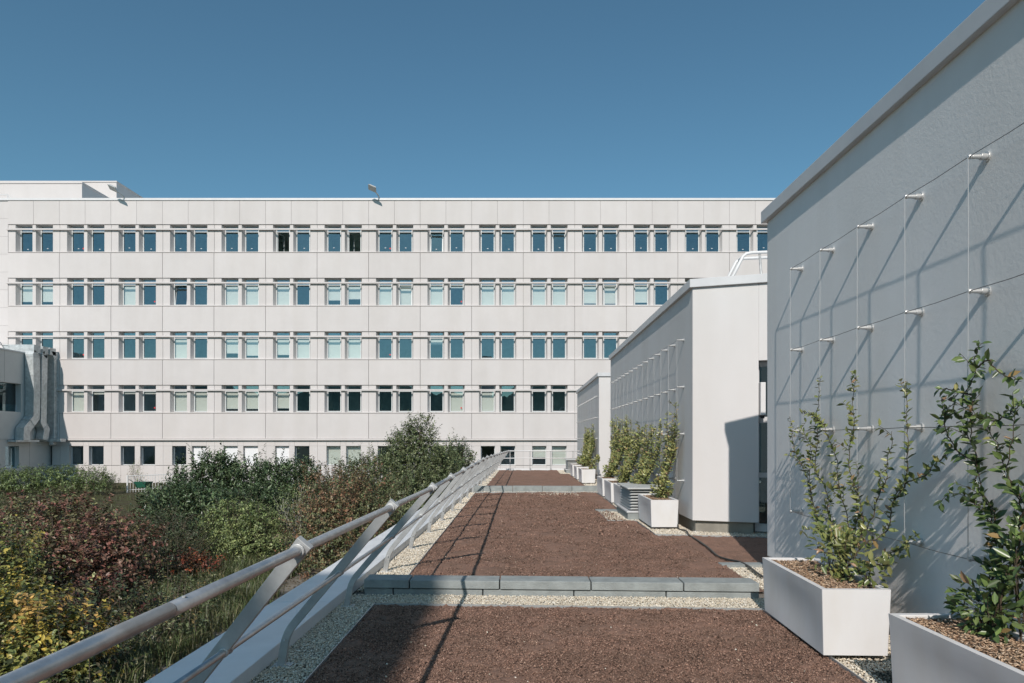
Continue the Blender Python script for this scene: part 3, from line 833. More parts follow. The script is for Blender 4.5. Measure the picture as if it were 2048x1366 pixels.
def bush(name, label, cat, blobs, nsh, m, L, W, palette, up=0.5, slen=0.3, out_=0.8, rnd=0.5, gloss=False, stem_r=0.02, nstem=7, base=None,
         group='garden shrubs below the roof', core=0.32, jit=0.30, near=False, spread=0.75, zones=None, bark='bark', wisps=0, ground=-1.5, trunk_name='stem', droop=0.0, twigs=260):
    t = empty(name, label, cat, (blobs[0][0], blobs[0][1], ground), group)
    B = np.array(blobs, float)
    vol = (B[:, 3] * B[:, 4] + B[:, 4] * B[:, 5] + B[:, 3] * B[:, 5])
    pick = RNG.choice(len(B), nsh, p=vol / vol.sum())
    u = unit(RNG.normal(size=(nsh, 3)))
    rad = core + (1 - core) * RNG.uniform(0, 1, nsh) ** 0.6
    # lumpy surface
    ph = RNG.uniform(0, 6, (3,))
    lump = 1 + 0.12 * np.sin(u[:, 0] * 7 + ph[0] + pick) * np.sin(u[:, 1] * 6 + ph[1]) + 0.12 * np.sin(u[:, 2] * 9 + ph[2] + pick * 2)
    P0 = B[pick, :3] + u * B[pick, 3:] * (rad * lump)[:, None]
    nrm = unit(u / B[pick, 3:])
    D0 = unit(nrm * out_ + np.array([0, 0, up]) + RNG.normal(0, rnd * 0.6, (nsh, 3)))
    ln = slen * RNG.uniform(0.5, 1.35, nsh)
    if wisps:
        w = RNG.choice(np.where(u[:, 2] > 0.2)[0], wisps)
        D0[w] = unit(nrm[w] * 0.5 + np.array([0, 0, 1.1]) + RNG.normal(0, .3, (wisps, 3))); ln[w] *= 1.7
        P0[w] = B[pick[w], :3] + u[w] * B[pick[w], 3:] * 0.95
    k = P0[:, 2] > ground + 0.05
    P0, D0, ln, pick_, u_ = P0[k], D0[k], ln[k], pick[k], u[k]
    nsh = len(P0)
    pp = np.array(palette)
    cid = RNG.integers(0, len(pp), nsh)
    if zones is not None:                      # colour patches: (x,y,z,r,index list)
        for (zx, zy, zz, zr, ids) in zones:
            kk = (np.linalg.norm(P0 - np.array([zx, zy, zz]), axis=1) < zr * RNG.uniform(0.6, 1.2, nsh))
            cid[kk] = RNG.choice(ids, int(kk.sum()))
    s = (np.arange(m)[None, :] + RNG.uniform(0, 1, (nsh, m))) / m
    P = P0[:, None, :] + D0[:, None, :] * (s * ln[:, None])[..., None] + RNG.normal(0, slen * 0.04, (nsh, m, 3))
    P[..., 2] -= droop * (s * ln[:, None]) ** 2 / max(slen, .01)
    side = unit(RNG.normal(size=(nsh, m, 3)))
    side = unit(side - D0[:, None, :] * (side * D0[:, None, :]).sum(-1, keepdims=True))
    D = unit(D0[:, None, :] * (1 - spread) + side * spread + np.array([0, 0, 0.12]))
    N = unit(np.array([0, 0, 1.0]) + D0[:, None, :] * 0.8 + RNG.normal(0, 0.45, (nsh, m, 3)))
    LL = L * RNG.uniform(0.6, 1.25, (nsh, m)); WW = LL * (W / L) * RNG.uniform(0.8, 1.15, (nsh, m))
    C = pp[cid][:, None, :] * (1 + RNG.normal(0, jit * 0.6, (nsh, 1, 1)) + RNG.normal(0, jit, (nsh, m, 1)))
    sw = RNG.uniform(0, 1, (nsh, m)) < 0.12
    C[sw] = pp[RNG.integers(0, len(pp), int(sw.sum()))]
    P, D, N, LL, WW, C = P.reshape(-1, 3), D.reshape(-1, 3), N.reshape(-1, 3), LL.ravel(), WW.ravel(), np.clip(C.reshape(-1, 3), .004, .9)
    V, Fc, kk = leaf_geo(P, D, N, LL, WW, near)
    np_mesh('foliage', V, Fc, M['leaf_gloss' if gloss else 'leaf'], t, np.repeat(C, kk, axis=0))
    # stems: from the ground to the blobs, plus the shoots' own twigs on the outside
    sm = MB()
    bx_, by_ = (B[:, 0].mean(), B[:, 1].mean()) if base is None else base
    for i in range(nstem):
        bl = B[i % len(B)]
        a = random.uniform(0, 6.28); rr = random.uniform(0.05, 0.35) * bl[3]
        p0 = Vector((bx_ * .5 + bl[0] * .5 + math.cos(a) * rr * .5, by_ * .5 + bl[1] * .5 + math.sin(a) * rr * .5, ground - 0.05))
        p3 = Vector((bl[0] + math.cos(a) * bl[3] * random.uniform(.2, .75), bl[1] + math.sin(a) * bl[4] * random.uniform(.2, .75), bl[2] + bl[5] * random.uniform(.3, .85)))
        p1 = p0.lerp(p3, .35) + Vector((random.uniform(-.1, .1), random.uniform(-.1, .1), .1))
        p2 = p0.lerp(p3, .7) + Vector((random.uniform(-.1, .1), random.uniform(-.1, .1), .1))
        sm.tube(smooth_path([p0, p1, p2, p3], 3), [stem_r * (1 - .75 * j / 9) for j in range(10)], 6)
    for i in RNG.choice(nsh, min(nsh, twigs), replace=False):
        sm.tube([P0[i] - D0[i] * slen * .7, P0[i] + D0[i] * ln[i]], [stem_r * .28, stem_r * .12], 4, caps=False)
    sm.build(trunk_name, M[bark], t)
    return t

RED = [(0.104, 0.058, 0.040), (0.080, 0.046, 0.030), (0.128, 0.056, 0.042), (0.085, 0.080, 0.038), (0.12, 0.12, 0.055), (0.065, 0.055, 0.030)]
YEL = [(0.34, 0.25, 0.055), (0.26, 0.21, 0.05), (0.16, 0.16, 0.045), (0.085, 0.10, 0.035), (0.30, 0.19, 0.06)]
LAU = [(0.034, 0.052, 0.024), (0.048, 0.070, 0.032), (0.066, 0.088, 0.044), (0.026, 0.040, 0.020)]
LGR = [(0.090, 0.112, 0.042), (0.068, 0.088, 0.032), (0.115, 0.130, 0.052), (0.052, 0.065, 0.026)]
OLI = [(0.065, 0.078, 0.036), (0.085, 0.095, 0.046), (0.05, 0.06, 0.03), (0.11, 0.11, 0.06)]
BRN = [(0.088, 0.072, 0.038), (0.108, 0.078, 0.042), (0.065, 0.076, 0.035), (0.118, 0.062, 0.036), (0.090, 0.092, 0.044), (0.072, 0.08, 0.036)]
HED = [(0.058, 0.080, 0.030), (0.080, 0.100, 0.040), (0.040, 0.055, 0.022)]
DRK = [(0.035, 0.048, 0.024), (0.05, 0.062, 0.03), (0.065, 0.055, 0.03)]

def lift(p, k): return [tuple(min(.6, c * k) for c in q) for q in p]
RED, YEL, LAU, LGR, OLI, BRN, HED, DRK = lift(RED, 2.05), lift(YEL, 1.85), lift(LAU, 2.3), lift(LGR, 2.7), lift(OLI, 2.3), lift(BRN, 2.2), lift(HED, 3.0), lift(DRK, 1.9)

bush('dogwood_shrub', 'large reddish-brown shrub in the middle of the left garden', 'shrub',
     [(-10.2, 14.2, -0.75, 1.5, 1.2, 1.05), (-9.0, 13.6, -0.85, 1.3, 1.1, .95), (-8.3, 13.0, -1.0, 1.0, 1.0, .85), (-9.7, 14.6, -0.35, 1.2, 1.0, .75), (-7.9, 13.6, -0.7, .75, .8, .65), (-8.6, 12.2, -1.15, 1.2, .8, .6)],
     2100, 10, .085, .045, RED, core=.25, jit=.34, up=.35, slen=.34, zones=[(-7.6, 13, -.6, 1.1, [0, 1, 2]), (-9.2, 12.2, -.9, .9, [3, 4, 5, 0])], near=True, droop=.25, wisps=40)
bush('yellow_shrub', 'bright yellow autumn shrub in the bottom left corner', 'shrub',
     [(-5.9, 7.9, -0.95, .72, .6, .72), (-5.5, 8.1, -1.05, .6, .6, .62), (-6.2, 8.3, -.75, .55, .5, .55), (-5.3, 7.4, -1.25, .6, .5, .5)],
     980, 10, .07, .043, YEL + [(.09, .105, .045)], up=.45, slen=.26, near=True, wisps=30, zones=[(-5.3, 7.3, -1.3, .6, [3, 2]), (-6.2, 7.8, -1.3, .6, [3, 2])])
bush('yellow_shrub', 'yellow-green shrub at the left edge behind the bright yellow one', 'shrub',
     [(-8.55, 11.3, -0.75, .6, .6, .75), (-8.2, 11.0, -1.1, .55, .5, .5), (-9.3, 11.6, -.7, .8, .7, .8)],
     700, 9, .075, .045, YEL[1:4] + lift([(0.07, .085, .03), (.05, .065, .028)], 2), up=.4, slen=.28, near=True, wisps=20)
bush('green_shrub', 'dark green shrub at the left edge between the hedge and the reddish shrub', 'shrub',
     [(-13.6, 17.5, -.95, 1.5, 1.0, .8), (-12.2, 17.6, -.85, 1.3, 1.0, .75), (-14.8, 17, -.9, 1.2, 1, .8), (-11.8, 16.2, -.95, 1.0, .8, .7)],
     1500, 9, .09, .045, OLI + DRK, up=.4, slen=.36, wisps=25)
bush('low_shrub', 'dark low shrub with yellowish leaves under the reddish shrub by the rail', 'shrub',
     [(-6.6, 10.6, -1.2, .8, .8, .45), (-7.2, 9.8, -1.2, .8, .7, .45), (-6.3, 9.4, -1.35, .6, .6, .3)],
     800, 9, .07, .04, DRK + [(0.10, 0.04, 0.035), (.09, .085, .035)], up=.5, slen=.26, near=True, wisps=20)
bush('low_shrub', 'low dark scrub in the grass close under the railing', 'shrub',
     [(-5.5, 8.6, -1.3, .55, .6, .28), (-5.3, 10.2, -1.32, .5, .6, .26), (-5.9, 11.8, -1.25, .6, .7, .34), (-5.0, 7.2, -1.33, .5, .5, .26)],
     620, 8, .06, .032, OLI + DRK + [(.22, .17, .07)], up=.6, slen=.26, near=True, wisps=30)
bush('cherry_laurel', 'tall dark glossy laurel with upright shoots before the facade', 'shrub',
     [(-12.6, 27.5, -.5, 1.5, 1.2, 1.15), (-11.2, 27.8, -.55, 1.4, 1.2, 1.05), (-12.3, 27.6, .25, .8, .8, .65), (-9.7, 27.5, -.45, 1.4, 1.1, 1.1), (-8.7, 27.2, -.55, 1.0, 1.0, 1.0), (-13.3, 27, -1.1, .9, 1, .6)],
     1900, 13, .145, .052, LAU, up=.95, slen=.42, out_=.5, gloss=True, spread=.6, wisps=30, near=True)
bush('cherry_laurel', 'lower dark laurel between the reddish shrub and the green shrub', 'shrub',
     [(-11.2, 22.5, -.7, 1.4, 1.0, .75), (-9.8, 22.0, -.8, 1.3, 1.0, .7), (-11.9, 23, -.85, .8, .9, .6), (-8.7, 23, -.75, 1.0, .8, .65)],
     950, 12, .13, .05, LAU, up=.8, slen=.38, out_=.6, gloss=True, spread=.65, near=True)
bush('light_green_shrub', 'light green feathery shrub in the sun before the dark laurel', 'shrub',
     [(-7.4, 17.8, -.75, .95, .8, .7), (-6.7, 17.6, -.85, .75, .7, .6), (-7.0, 17.4, -1.1, .9, .7, .5), (-7.6, 17.9, -.45, .6, .6, .45)],
     1700, 10, .06, .032, LGR, up=.2, slen=.28, droop=.6, wisps=20)
bush('dark_shrub', 'dark olive shrub with a few orange leaves left of the light green one', 'shrub',
     [(-8.5, 16.6, -.95, .9, .8, .6), (-7.9, 15.6, -1.15, .8, .7, .45), (-9.2, 17.6, -.75, .8, .7, .6)],
     1200, 9, .06, .032, DRK + [(.06, .072, .03)], up=.4, slen=.26, wisps=25)
bush('orange_shrub', 'small orange-red bush beneath the dark olive shrub', 'shrub',
     [(-7.35, 15.0, -1.2, .42, .3, .2), (-6.9, 15.1, -1.22, .25, .25, .16)], 170, 8, .06, .035, [(.30, .085, .035), (.24, .06, .035), (.2, .1, .04)], up=.3, slen=.2, nstem=3)
bush('twiggy_tree', 'small twiggy bush with pale bare branches beside the light green shrub', 'tree',
     [(-6.2, 18.5, -.15, .42, .4, .38), (-5.9, 18.6, .05, .35, .3, .28), (-6.35, 18.4, -.45, .35, .3, .3)],
     230, 7, .055, .028, LGR + OLI, up=.8, slen=.28, nstem=14, bark='bark_pale', base=(-6.0, 18.5), stem_r=.03, trunk_name='trunk', wisps=8, twigs=25)
bush('brown_shrub', 'broad olive and russet shrub beside the railing, below the tall bush', 'shrub',
     [(-3.9, 15.4, -.35, 1.0, 1.0, 1.05), (-4.3, 15.8, .0, .9, .8, .95), (-4.7, 15.4, -.6, .7, .7, .8), (-3.5, 16.2, .0, .75, .9, .85), (-3.85, 14.4, -.95, .8, .7, .6), (-4.6, 16.2, -.6, .7, .8, .9), (-3.3, 14.0, -1.15, .5, .7, .45)],
     3000, 10, .06, .036, BRN, up=.3, slen=.27, wisps=40, zones=[(-4.3, 15.6, .3, .7, [1, 3]), (-3.2, 16.2, 0, .6, [2, 4])])
bush('holly_tree', 'tallest olive-green bush with a pointed ragged top before the facade', 'tree',
     [(-4.0, 23.6, -.1, 1.6, 1.3, 1.4), (-3.7, 23.6, .85, 1.1, .9, .85), (-3.5, 23.6, 1.65, .5, .5, .65), (-5.0, 23.4, .2, 1.0, .8, .85), (-5.6, 22.6, -.3, .9, .8, .95), (-2.8, 23.4, .25, .8, .8, .95), (-3.4, 22.4, -.5, 1.3, .9, 1.1), (-3.95, 23.8, 1.35, .55, .5, .55), (-2.6, 23.0, -.5, .8, .8, 1.0)],
     5800, 11, .08, .042, lift([(0.062, 0.078, 0.034), (0.082, 0.098, 0.046), (0.048, 0.06, 0.028), (0.10, 0.108, 0.056)], 2.2),
     up=.5, slen=.32, core=.45, wisps=70, trunk_name='trunk', stem_r=.035, twigs=120)
bush('cherry_laurel', 'dark upright laurel at the right of the tall bush, touching the railing', 'shrub',
     [(-2.95, 29.5, -.2, .75, .8, 1.2), (-2.75, 29.6, .75, .5, .6, .7), (-3.4, 29.2, -.1, .6, .6, 1.2), (-2.55, 29.8, -.1, .55, .7, 1.2)],
     900, 11, .12, .045, LAU[:2] + OLI[:2], up=.9, slen=.36, out_=.6, gloss=True, spread=.62, wisps=26)
bush('spiraea_shrub', 'small purplish twiggy shrub between the laurel and the tall bush', 'shrub',
     [(-6.95, 25.5, -.1, .5, .5, .6), (-6.6, 25.5, -.4, .5, .5, .7)],
     330, 8, .06, .03, [(.10, .075, .085), (.14, .12, .12), (.09, .085, .05)], up=.9, slen=.32, wisps=16)
hb = [(-31.5 + 1.35 * i, 37.5 - .02 * i, -.72 + .06 * math.sin(i * 1.7), .95, .85, .72) for i in range(7)]
bush('hedge', 'bright green clipped hedge at the foot of the grey side wing', 'hedge', hb, 3000, 9, .10, .045, HED, up=.8, slen=.21, out_=.7, nstem=14, group=None)
bush('wild_plant', 'thin tall seedling standing against the pale facade base', 'plant',
     [(-24.1, 42.5, -.55, .35, .3, .5), (-23.9, 42.5, -.9, .4, .3, .4)], 70, 6, .09, .035, LGR + [(.2, .17, .1)], up=1.0, slen=.42, nstem=4, wisps=6, stem_r=.012)
bush('wild_plant', 'low bluish-green tuft between the hedge and the metal fence', 'plant',
     [(-25.6, 41.5, -1.05, .8, .5, .35), (-25.0, 41.5, -1.2, .6, .5, .3)], 220, 8, .10, .03, [(.06, .09, .05), (.09, .11, .06)], up=1.0, slen=.34, nstem=4)
bush('ground_shrub', 'low reddish-green thicket in front of the metal fence', 'shrub',
     [(-14.5, 22, -1.15, 1.5, 1.2, .4), (-16.5, 23.5, -1.15, 1.6, 1.3, .38), (-18.5, 25.5, -1.2, 1.6, 1.4, .38), (-13.5, 20, -1.1, 1.3, 1.1, .4)],
     1500, 8, .085, .045, BRN + OLI + [(.1, .045, .04)], up=.5, slen=.34, wisps=20)

# grass and weeds on the garden ground
def grass(n, xr, yr, h, cols, tuft=14):
    x = RNG.uniform(*xr, n); y = RNG.uniform(*yr, n)
    x = np.repeat(x, tuft) + RNG.normal(0, .06, n * tuft); y = np.repeat(y, tuft) + RNG.normal(0, .06, n * tuft)
    hh = h * np.repeat(RNG.uniform(.4, 1.3, n), tuft) * RNG.uniform(.6, 1.2, n * tuft)
    a = RNG.uniform(0, 6.28, n * tuft); ln = RNG.uniform(.2, .9, n * tuft)
    P = np.stack([x, y, np.full(n * tuft, -1.5)], 1)
    dx = np.stack([np.cos(a), np.sin(a), np.zeros_like(a)], 1); sd = np.stack([-np.sin(a), np.cos(a), np.zeros_like(a)], 1) * .0055
    m1 = P + dx * (hh * ln * .35)[:, None] + np.array([0, 0, 1]) * (hh * .6)[:, None]
    tp_ = P + dx * (hh * ln)[:, None] + np.array([0, 0, 1]) * (hh * (1 - .35 * ln))[:, None]
    V = np.stack([P - sd, P + sd, m1 + sd * .8, tp_, m1 - sd * .8], 1)
    C = np.repeat(pal(n * tuft, cols, .25), 5, axis=0)
    k = n * tuft
    return V.reshape(-1, 3), (np.array([(0, 1, 2), (0, 2, 4), (4, 2, 3)])[None] + (np.arange(k) * 5)[:, None, None]).reshape(-1, 3), C
GC = [(.095, .13, .045), (.13, .155, .06), (.19, .175, .09), (.075, .095, .038)]
parts = [grass(1500, (-6.8, -4.72), (4.5, 13.5), .34, GC), grass(900, (-7.4, -5.1), (13, 18.5), .30, GC), grass(260, (-4.05, -3.4), (5, 24), .3, GC), grass(900, (-11, -6.0), (4, 12), .30, GC), grass(700, (-30, -6), (19, 44), .35, GC, 18)]
VV, FF, CC, off = [], [], [], 0
for v, f, c in parts:
    VV.append(v); FF.append(f + off); CC.append(c); off += len(v)
tag(np_mesh('grass', np.concatenate(VV), np.concatenate(FF), M['leaf'], None, np.concatenate(CC)), 'rough grass and weeds along the path and between the shrubs', 'grass', kind='stuff')
n = 2600
lx = RNG.uniform(-5.8, -4.0, n); ly = RNG.uniform(4, 20, n)
V, Fc, k = leaf_geo(np.stack([lx, ly, np.full(n, -1.485) + RNG.uniform(0, .015, n)], 1), unit(np.concatenate([RNG.normal(size=(n, 2)), np.zeros((n, 1))], 1)),
                    unit(np.array([0, 0, 1.]) + RNG.normal(0, .25, (n, 3))), RNG.uniform(.04, .08, n), RNG.uniform(.02, .04, n))
tag(np_mesh('leaf_litter', V, Fc, M['leaf'], None, np.repeat(pal(n, [(.16, .1, .05), (.1, .06, .035), (.2, .14, .06), (.07, .06, .03)], .25), k, axis=0)), 'fallen leaves on and beside the path', 'leaf litter', kind='stuff')

# ------------------------------------------------------------------ climbing plants
VGR = [(0.165, 0.20, 0.060), (0.21, 0.23, 0.075), (0.105, 0.14, 0.046), (0.27, 0.27, 0.10), (0.18, 0.21, 0.065)]
VFA = [(0.26, 0.29, 0.10), (0.32, 0.33, 0.12), (0.17, 0.21, 0.08), (0.36, 0.34, 0.13)]
VDK = [(0.095, 0.145, 0.048), (0.13, 0.19, 0.06), (0.17, 0.225, 0.075), (0.07, 0.11, 0.04)]
ACC = [(0.30, 0.20, 0.08), (0.42, 0.27, 0.16), (0.30, 0.28, 0.09), (0.36, 0.22, 0.13)]
def vine(label, loc, stems, clumps, L, palette, step=0.034, near=True, acc=0.05, wallx=2.84, flowers=0, group='climbing plants on the pavilion walls', r=0.0045, twig=.17):
    t = empty('climbing_plant', label, 'climbing plant', loc, group)
    sm = MB()
    Ps, Ds, Ns, Ls = [], [], [], []
    fl = []
    for st in stems:
        pth = smooth_path(st, 8)
        w1, w2, w3 = random.uniform(0, 6), random.uniform(0, 6), random.uniform(.010, .022)
        pth = [p if q in (0, len(pth) - 1) else p + Vector((0, w3 * math.sin(q * .55 + w1) + .5 * w3 * math.sin(q * 1.3 + w2), 0)) for q, p in enumerate(pth)]
        pth = [p if q % 8 == 0 else p + Vector((random.uniform(-.006, .006), random.uniform(-.008, .008), random.uniform(-.006, .006))) for q, p in enumerate(pth)]
        nseg = len(pth)
        sm.tube(pth, [r * (1.35 - i / nseg) for i in range(nseg)], 6)
        acc_len = 0.0
        ang = random.uniform(0, 6)
        total = sum((pth[i + 1] - pth[i]).length for i in range(nseg - 1))
        run_ = 0
        for i in range(nseg - 1):
            seg = pth[i + 1] - pth[i]
            ln = seg.length
            while acc_len < ln:
                p = pth[i] + seg * (acc_len / max(ln, 1e-6))
                frac = (run_ + acc_len) / total
                tg = seg.normalized()
                ang += 1.57 + random.uniform(-.5, .5)
                o1 = tg.orthogonal().normalized(); o2 = tg.cross(o1)
                cnt = 2 if random.random() < .8 else 1
                for q in range(cnt):
                    a = ang + q * math.pi
                    sd = o1 * math.cos(a) + o2 * math.sin(a)
                    dd = (sd * .9 + tg * .45 + Vector((-.25, -.1, .05)))
                    tipx = p.x + dd.normalized().x * L
                    if tipx > wallx: dd.x = -abs(dd.x)
                    Ps.append(p); Ds.append(dd); Ns.append(Vector((-.55, -.35, .8)) + Vector((random.gauss(0, .45), random.gauss(0, .45), random.gauss(0, .35))))
                    Ls.append(L * random.uniform(.55, 1.2) * (1.0 if frac < .85 else .75))
                if flowers and random.random() < .03: fl.append(p + Vector((-.03, -.02, .02)))
                # side twigs
                if random.random() < twig:
                    td = (sd_n(o1, o2) * .8 + tg * .6 + Vector((-.15, 0, .15))).normalized()
                    tl = random.uniform(.06, .2)
                    if p.x + td.x * tl > wallx: td.x = -abs(td.x)
                    e = p + td * tl
                    sm.tube([p, p.lerp(e, .5) + Vector((0, 0, .008)), e], [r * .5, r * .4, r * .25], 4, caps=False)
                    for w in range(int(tl / .022)):
                        pp = p.lerp(e, (w + .6) / (tl / .022))
                        d2 = (sd_n(td.orthogonal().normalized(), td.cross(td.orthogonal().normalized())) * .9 + td * .5)
                        if pp.x + d2.normalized().x * L > wallx: d2.x = -abs(d2.x)
                        Ps.append(pp); Ds.append(d2); Ns.append(Vector((-.5, -.35, .8)) + Vector((random.gauss(0, .45), random.gauss(0, .45), random.gauss(0, .35)))); Ls.append(L * random.uniform(.5, 1.05))
                acc_len += step * random.uniform(.6, 1.5)
            acc_len -= ln; run_ += ln
    for (c, rad, n_) in clumps:
        c = Vector(c)
        for i in range(n_):
            u = Vector((random.gauss(0, 1), random.gauss(0, 1), random.gauss(0, 1))).normalized()
            p = c + Vector((u.x * rad[0], u.y * rad[1], u.z * rad[2])) * random.uniform(.3, 1) ** .6
            if p.x > wallx - .02: p.x = wallx - .02
            if p.z < 0.50 and p.x < 2.72: p.z = 0.50 + random.uniform(0, .03)
            d2 = u * .8 + Vector((random.gauss(0, .4), random.gauss(0, .4), random.gauss(.15, .4)))
            if p.x + d2.normalized().x * L > wallx: d2.x = -abs(d2.x)
            Ps.append(p); Ds.append(d2); Ns.append(Vector((-.3, -.35, .9)) + Vector((random.gauss(0, .45), random.gauss(0, .45), random.gauss(0, .3)))); Ls.append(L * random.uniform(.6, 1.25))
            if i % 9 == 0:
                sm.tube([Vector((c.x, c.y, 0.5)), c.lerp(p, .5), p], [r * .8, r * .5, r * .3], 4, caps=False)
    P = np.array([tuple(p) for p in Ps]); D = np.array([tuple(p) for p in Ds]); N = np.array([tuple(p) for p in Ns]); LL = np.array(Ls)
    n = len(P)
    C = pal(n, palette, .22)
    k = RNG.uniform(0, 1, n) < acc
    C[k] = pal(int(k.sum()), ACC, .2)
    V, Fc, kk = leaf_geo(P, unit(D), unit(N), LL, LL * .46, near)
    np_mesh('foliage', V, Fc, M['leaf_gloss'], t, np.repeat(C, kk, axis=0))
    sm.build('stem', M['vine_stem'], t)
    if fl:
        for p in fl[:flowers]:
            fm = MB()
            a0 = random.uniform(0, 6)
            ring = []
            for q in range(10):
                a = a0 + q * .6283
                rr_ = .021 if q % 2 == 0 else .006
                ring.append(p + Vector((-.3 * rr_, math.cos(a) * rr_, math.sin(a) * rr_)))
            fm.add([p + Vector((.004, 0, 0))] + ring, [(0, 1 + q, 1 + (q + 1) % 10) for q in range(10)])
            fm.build('flower', M['petal'], t)
    return t
def sd_n(a, b):
    q = random.uniform(0, 6.283)
    return a * math.cos(q) + b * math.sin(q)

def W7(*pts, x=2.765):                                   # points read off the nearest wall
    return [wp(1500 + a / 2.414, 800 + b / 2.414, x) for a, b in pts]
B1 = (2.46, 5.27, 0.50)
st1 = [[B1, (2.6, 5.6, .70)] + W7((320, 580), (285, 400), (225, 260), (190, 80)),
       [B1, (2.6, 5.6, .75)] + W7((325, 590), (290, 380), (290, 220), (240, 130)),
       [B1, (2.62, 5.55, .78)] + W7((390, 590), (370, 450), (320, 330), (325, 120), (330, 0), (340, -105)),
       [B1, (2.62, 5.5, .78)] + W7((470, 600), (430, 400), (400, 230), (345, 110), (290, 60)),
       [B1, (2.6, 5.45, .75)] + W7((500, 640), (520, 470), (480, 340), (495, 160), (500, 0), (505, -145)),
       [B1, (2.6, 5.4, .75)] + W7((540, 640), (530, 470), (510, 300)),
       [B1, (2.6, 5.3, .75)] + W7((590, 560), (640, 420), (670, 290), (685, 150)),
       [B1, (2.6, 5.25, .75)] + W7((650, 640), (700, 480), (760, 330), (755, 160), (760, 20), (730, -95)),
       W7((700, 480), (760, 400), (850, 360), (900, 300), (980, 230)),
       [B1, (2.55, 5.0, .66), (2.6, 4.85, .70)] + W7((650, 760), (720, 710), (810, 650))]
vine('airy green climber rising in thin strands from the planter at the nearer kerb', B1, st1,
     [((2.50, 5.32, .70), (.22, .32, .20), 70), ((2.54, 5.62, .74), (.15, .26, .18), 55), ((2.55, 4.98, .62), (.1, .16, .10), 50)], .068, VGR, acc=.07, flowers=8)
B0 = (2.58, 3.75, 0.50)
st0 = [[B0, (2.65, 3.85, .8)] + W7((1180, 760), (1140, 560), (1060, 480), (960, 440)),
       [B0, (2.65, 3.85, .8)] + W7((1200, 720), (1180, 560), (1110, 420), (1080, 250), (1060, 100), (1050, -30), (1085, -140), (1080, -210), (1125, -275)),
       [B0, (2.66, 3.8, .8)] + W7((1200, 700), (1150, 540), (1090, 300), (1000, 60), (960, 90)),
       [B0, (2.66, 3.75, .85)] + W7((1290, 640), (1310, 480), (1240, 380), (1200, 230), (1100, 80), (1060, 10)),
       [B0, (2.66, 3.72, .85)] + W7((1310, 620), (1290, 480), (1230, 330), (1280, 160), (1240, 40)),
       [B0, (2.66, 3.7, .85)] + W7((1323, 760), (1290, 900), (1310, 1000)),
       W7((1100, 80), (1180, 100), (1260, 60), (1310, 20)), W7((1085, -140), (1150, -190), (1230, -120), (1310, -90)), W7((1050, -30), (960, -50), (900, -55)), W7((1090, 300), (1010, 250), (960, 180), (940, 80), (985, 20))]
vine('dense dark green climber in the corner planter at the right edge', B0, st0,
     [((2.60, 3.80, .66), (.15, .24, .16), 190), ((2.68, 3.66, .95), (.10, .16, .22), 70)], .074, VDK, acc=.04, step=.038, flowers=8, twig=.12)
Bm = (2.60, 2.3, .5)
stm = [[Bm, (2.7, 2.4, 1.0), (2.77, 2.55, 1.6), (2.77, 2.7, 2.3)], [Bm, (2.7, 2.6, 1.0), (2.77, 2.9, 1.5), (2.77, 3.2, 1.9)], [Bm, (2.7, 2.7, .9), (2.77, 3.1, 1.2), (2.77, 3.45, 1.5)],
       [Bm, (2.7, 2.2, 1.0), (2.77, 2.1, 1.8), (2.77, 2.0, 2.4)], [Bm, (2.7, 2.9, .9), (2.77, 3.3, 1.0), (2.77, 3.6, 1.1)]]
vine('climber on the nearest wall just outside the frame', Bm, stm, [((2.65, 2.4, .7), (.17, .4, .2), 240), ((2.70, 2.8, 1.3), (.1, .45, .5), 360)], .075, VDK, acc=.03)

def row_vine(label, y, top, width, pal_, n=7, L=.07, clump=120, acc=.08, base_x=2.48):
    b = (base_x, y, .5)
    ss = []
    for i in range(n):
        yy = y + width * (i / (n - 1) - .5) + random.uniform(-.06, .06)
        h = top * random.uniform(.72, 1.0)
        ss.append([b, (2.62, y * .6 + yy * .4, .8), (2.765, yy * .8 + y * .2, 1.0 + (h - 1) * .35), (2.765, yy + random.uniform(-.1, .1), 1 + (h - 1) * .7), (2.765, yy + random.uniform(-.12, .12), h)])
    return vine(label, b, ss, [((base_x + .04, y, .68), (.18, .30, .18), clump)], L, pal_, step=.031, near=False, acc=acc, r=.006)
row_vine('bushy yellow-green climber in the planter before the louvred vent', 12.6, 2.25, .8, VFA, 10, .08, 330, .12, 2.56)
row_vine('climber behind the louvred vent, its leaves spreading on the wall', 14.6, 1.95, 2.2, VFA, 15, .085, 180)
row_vine('climber between the two planters farther along the middle wall', 16.9, 2.05, 2.3, VFA, 16, .09, 180)
row_vine('climber at the far end of the middle pavilion wall', 19.4, 2.2, 3.0, VFA, 18, .09, 200)
row_vine('climber standing before the far sunlit pavilion end', 24.3, 1.0, .5, VFA, 5, .08, 120)
row_vine('full green climber on the farthest pavilion wall', 26.6, 2.15, 1.9, VFA, 15, .10, 260, .04)
row_vine('farthest green climber, at the end of the far pavilion wall', 28.6, 2.1, 2.0, VFA, 14, .10, 240, .04)

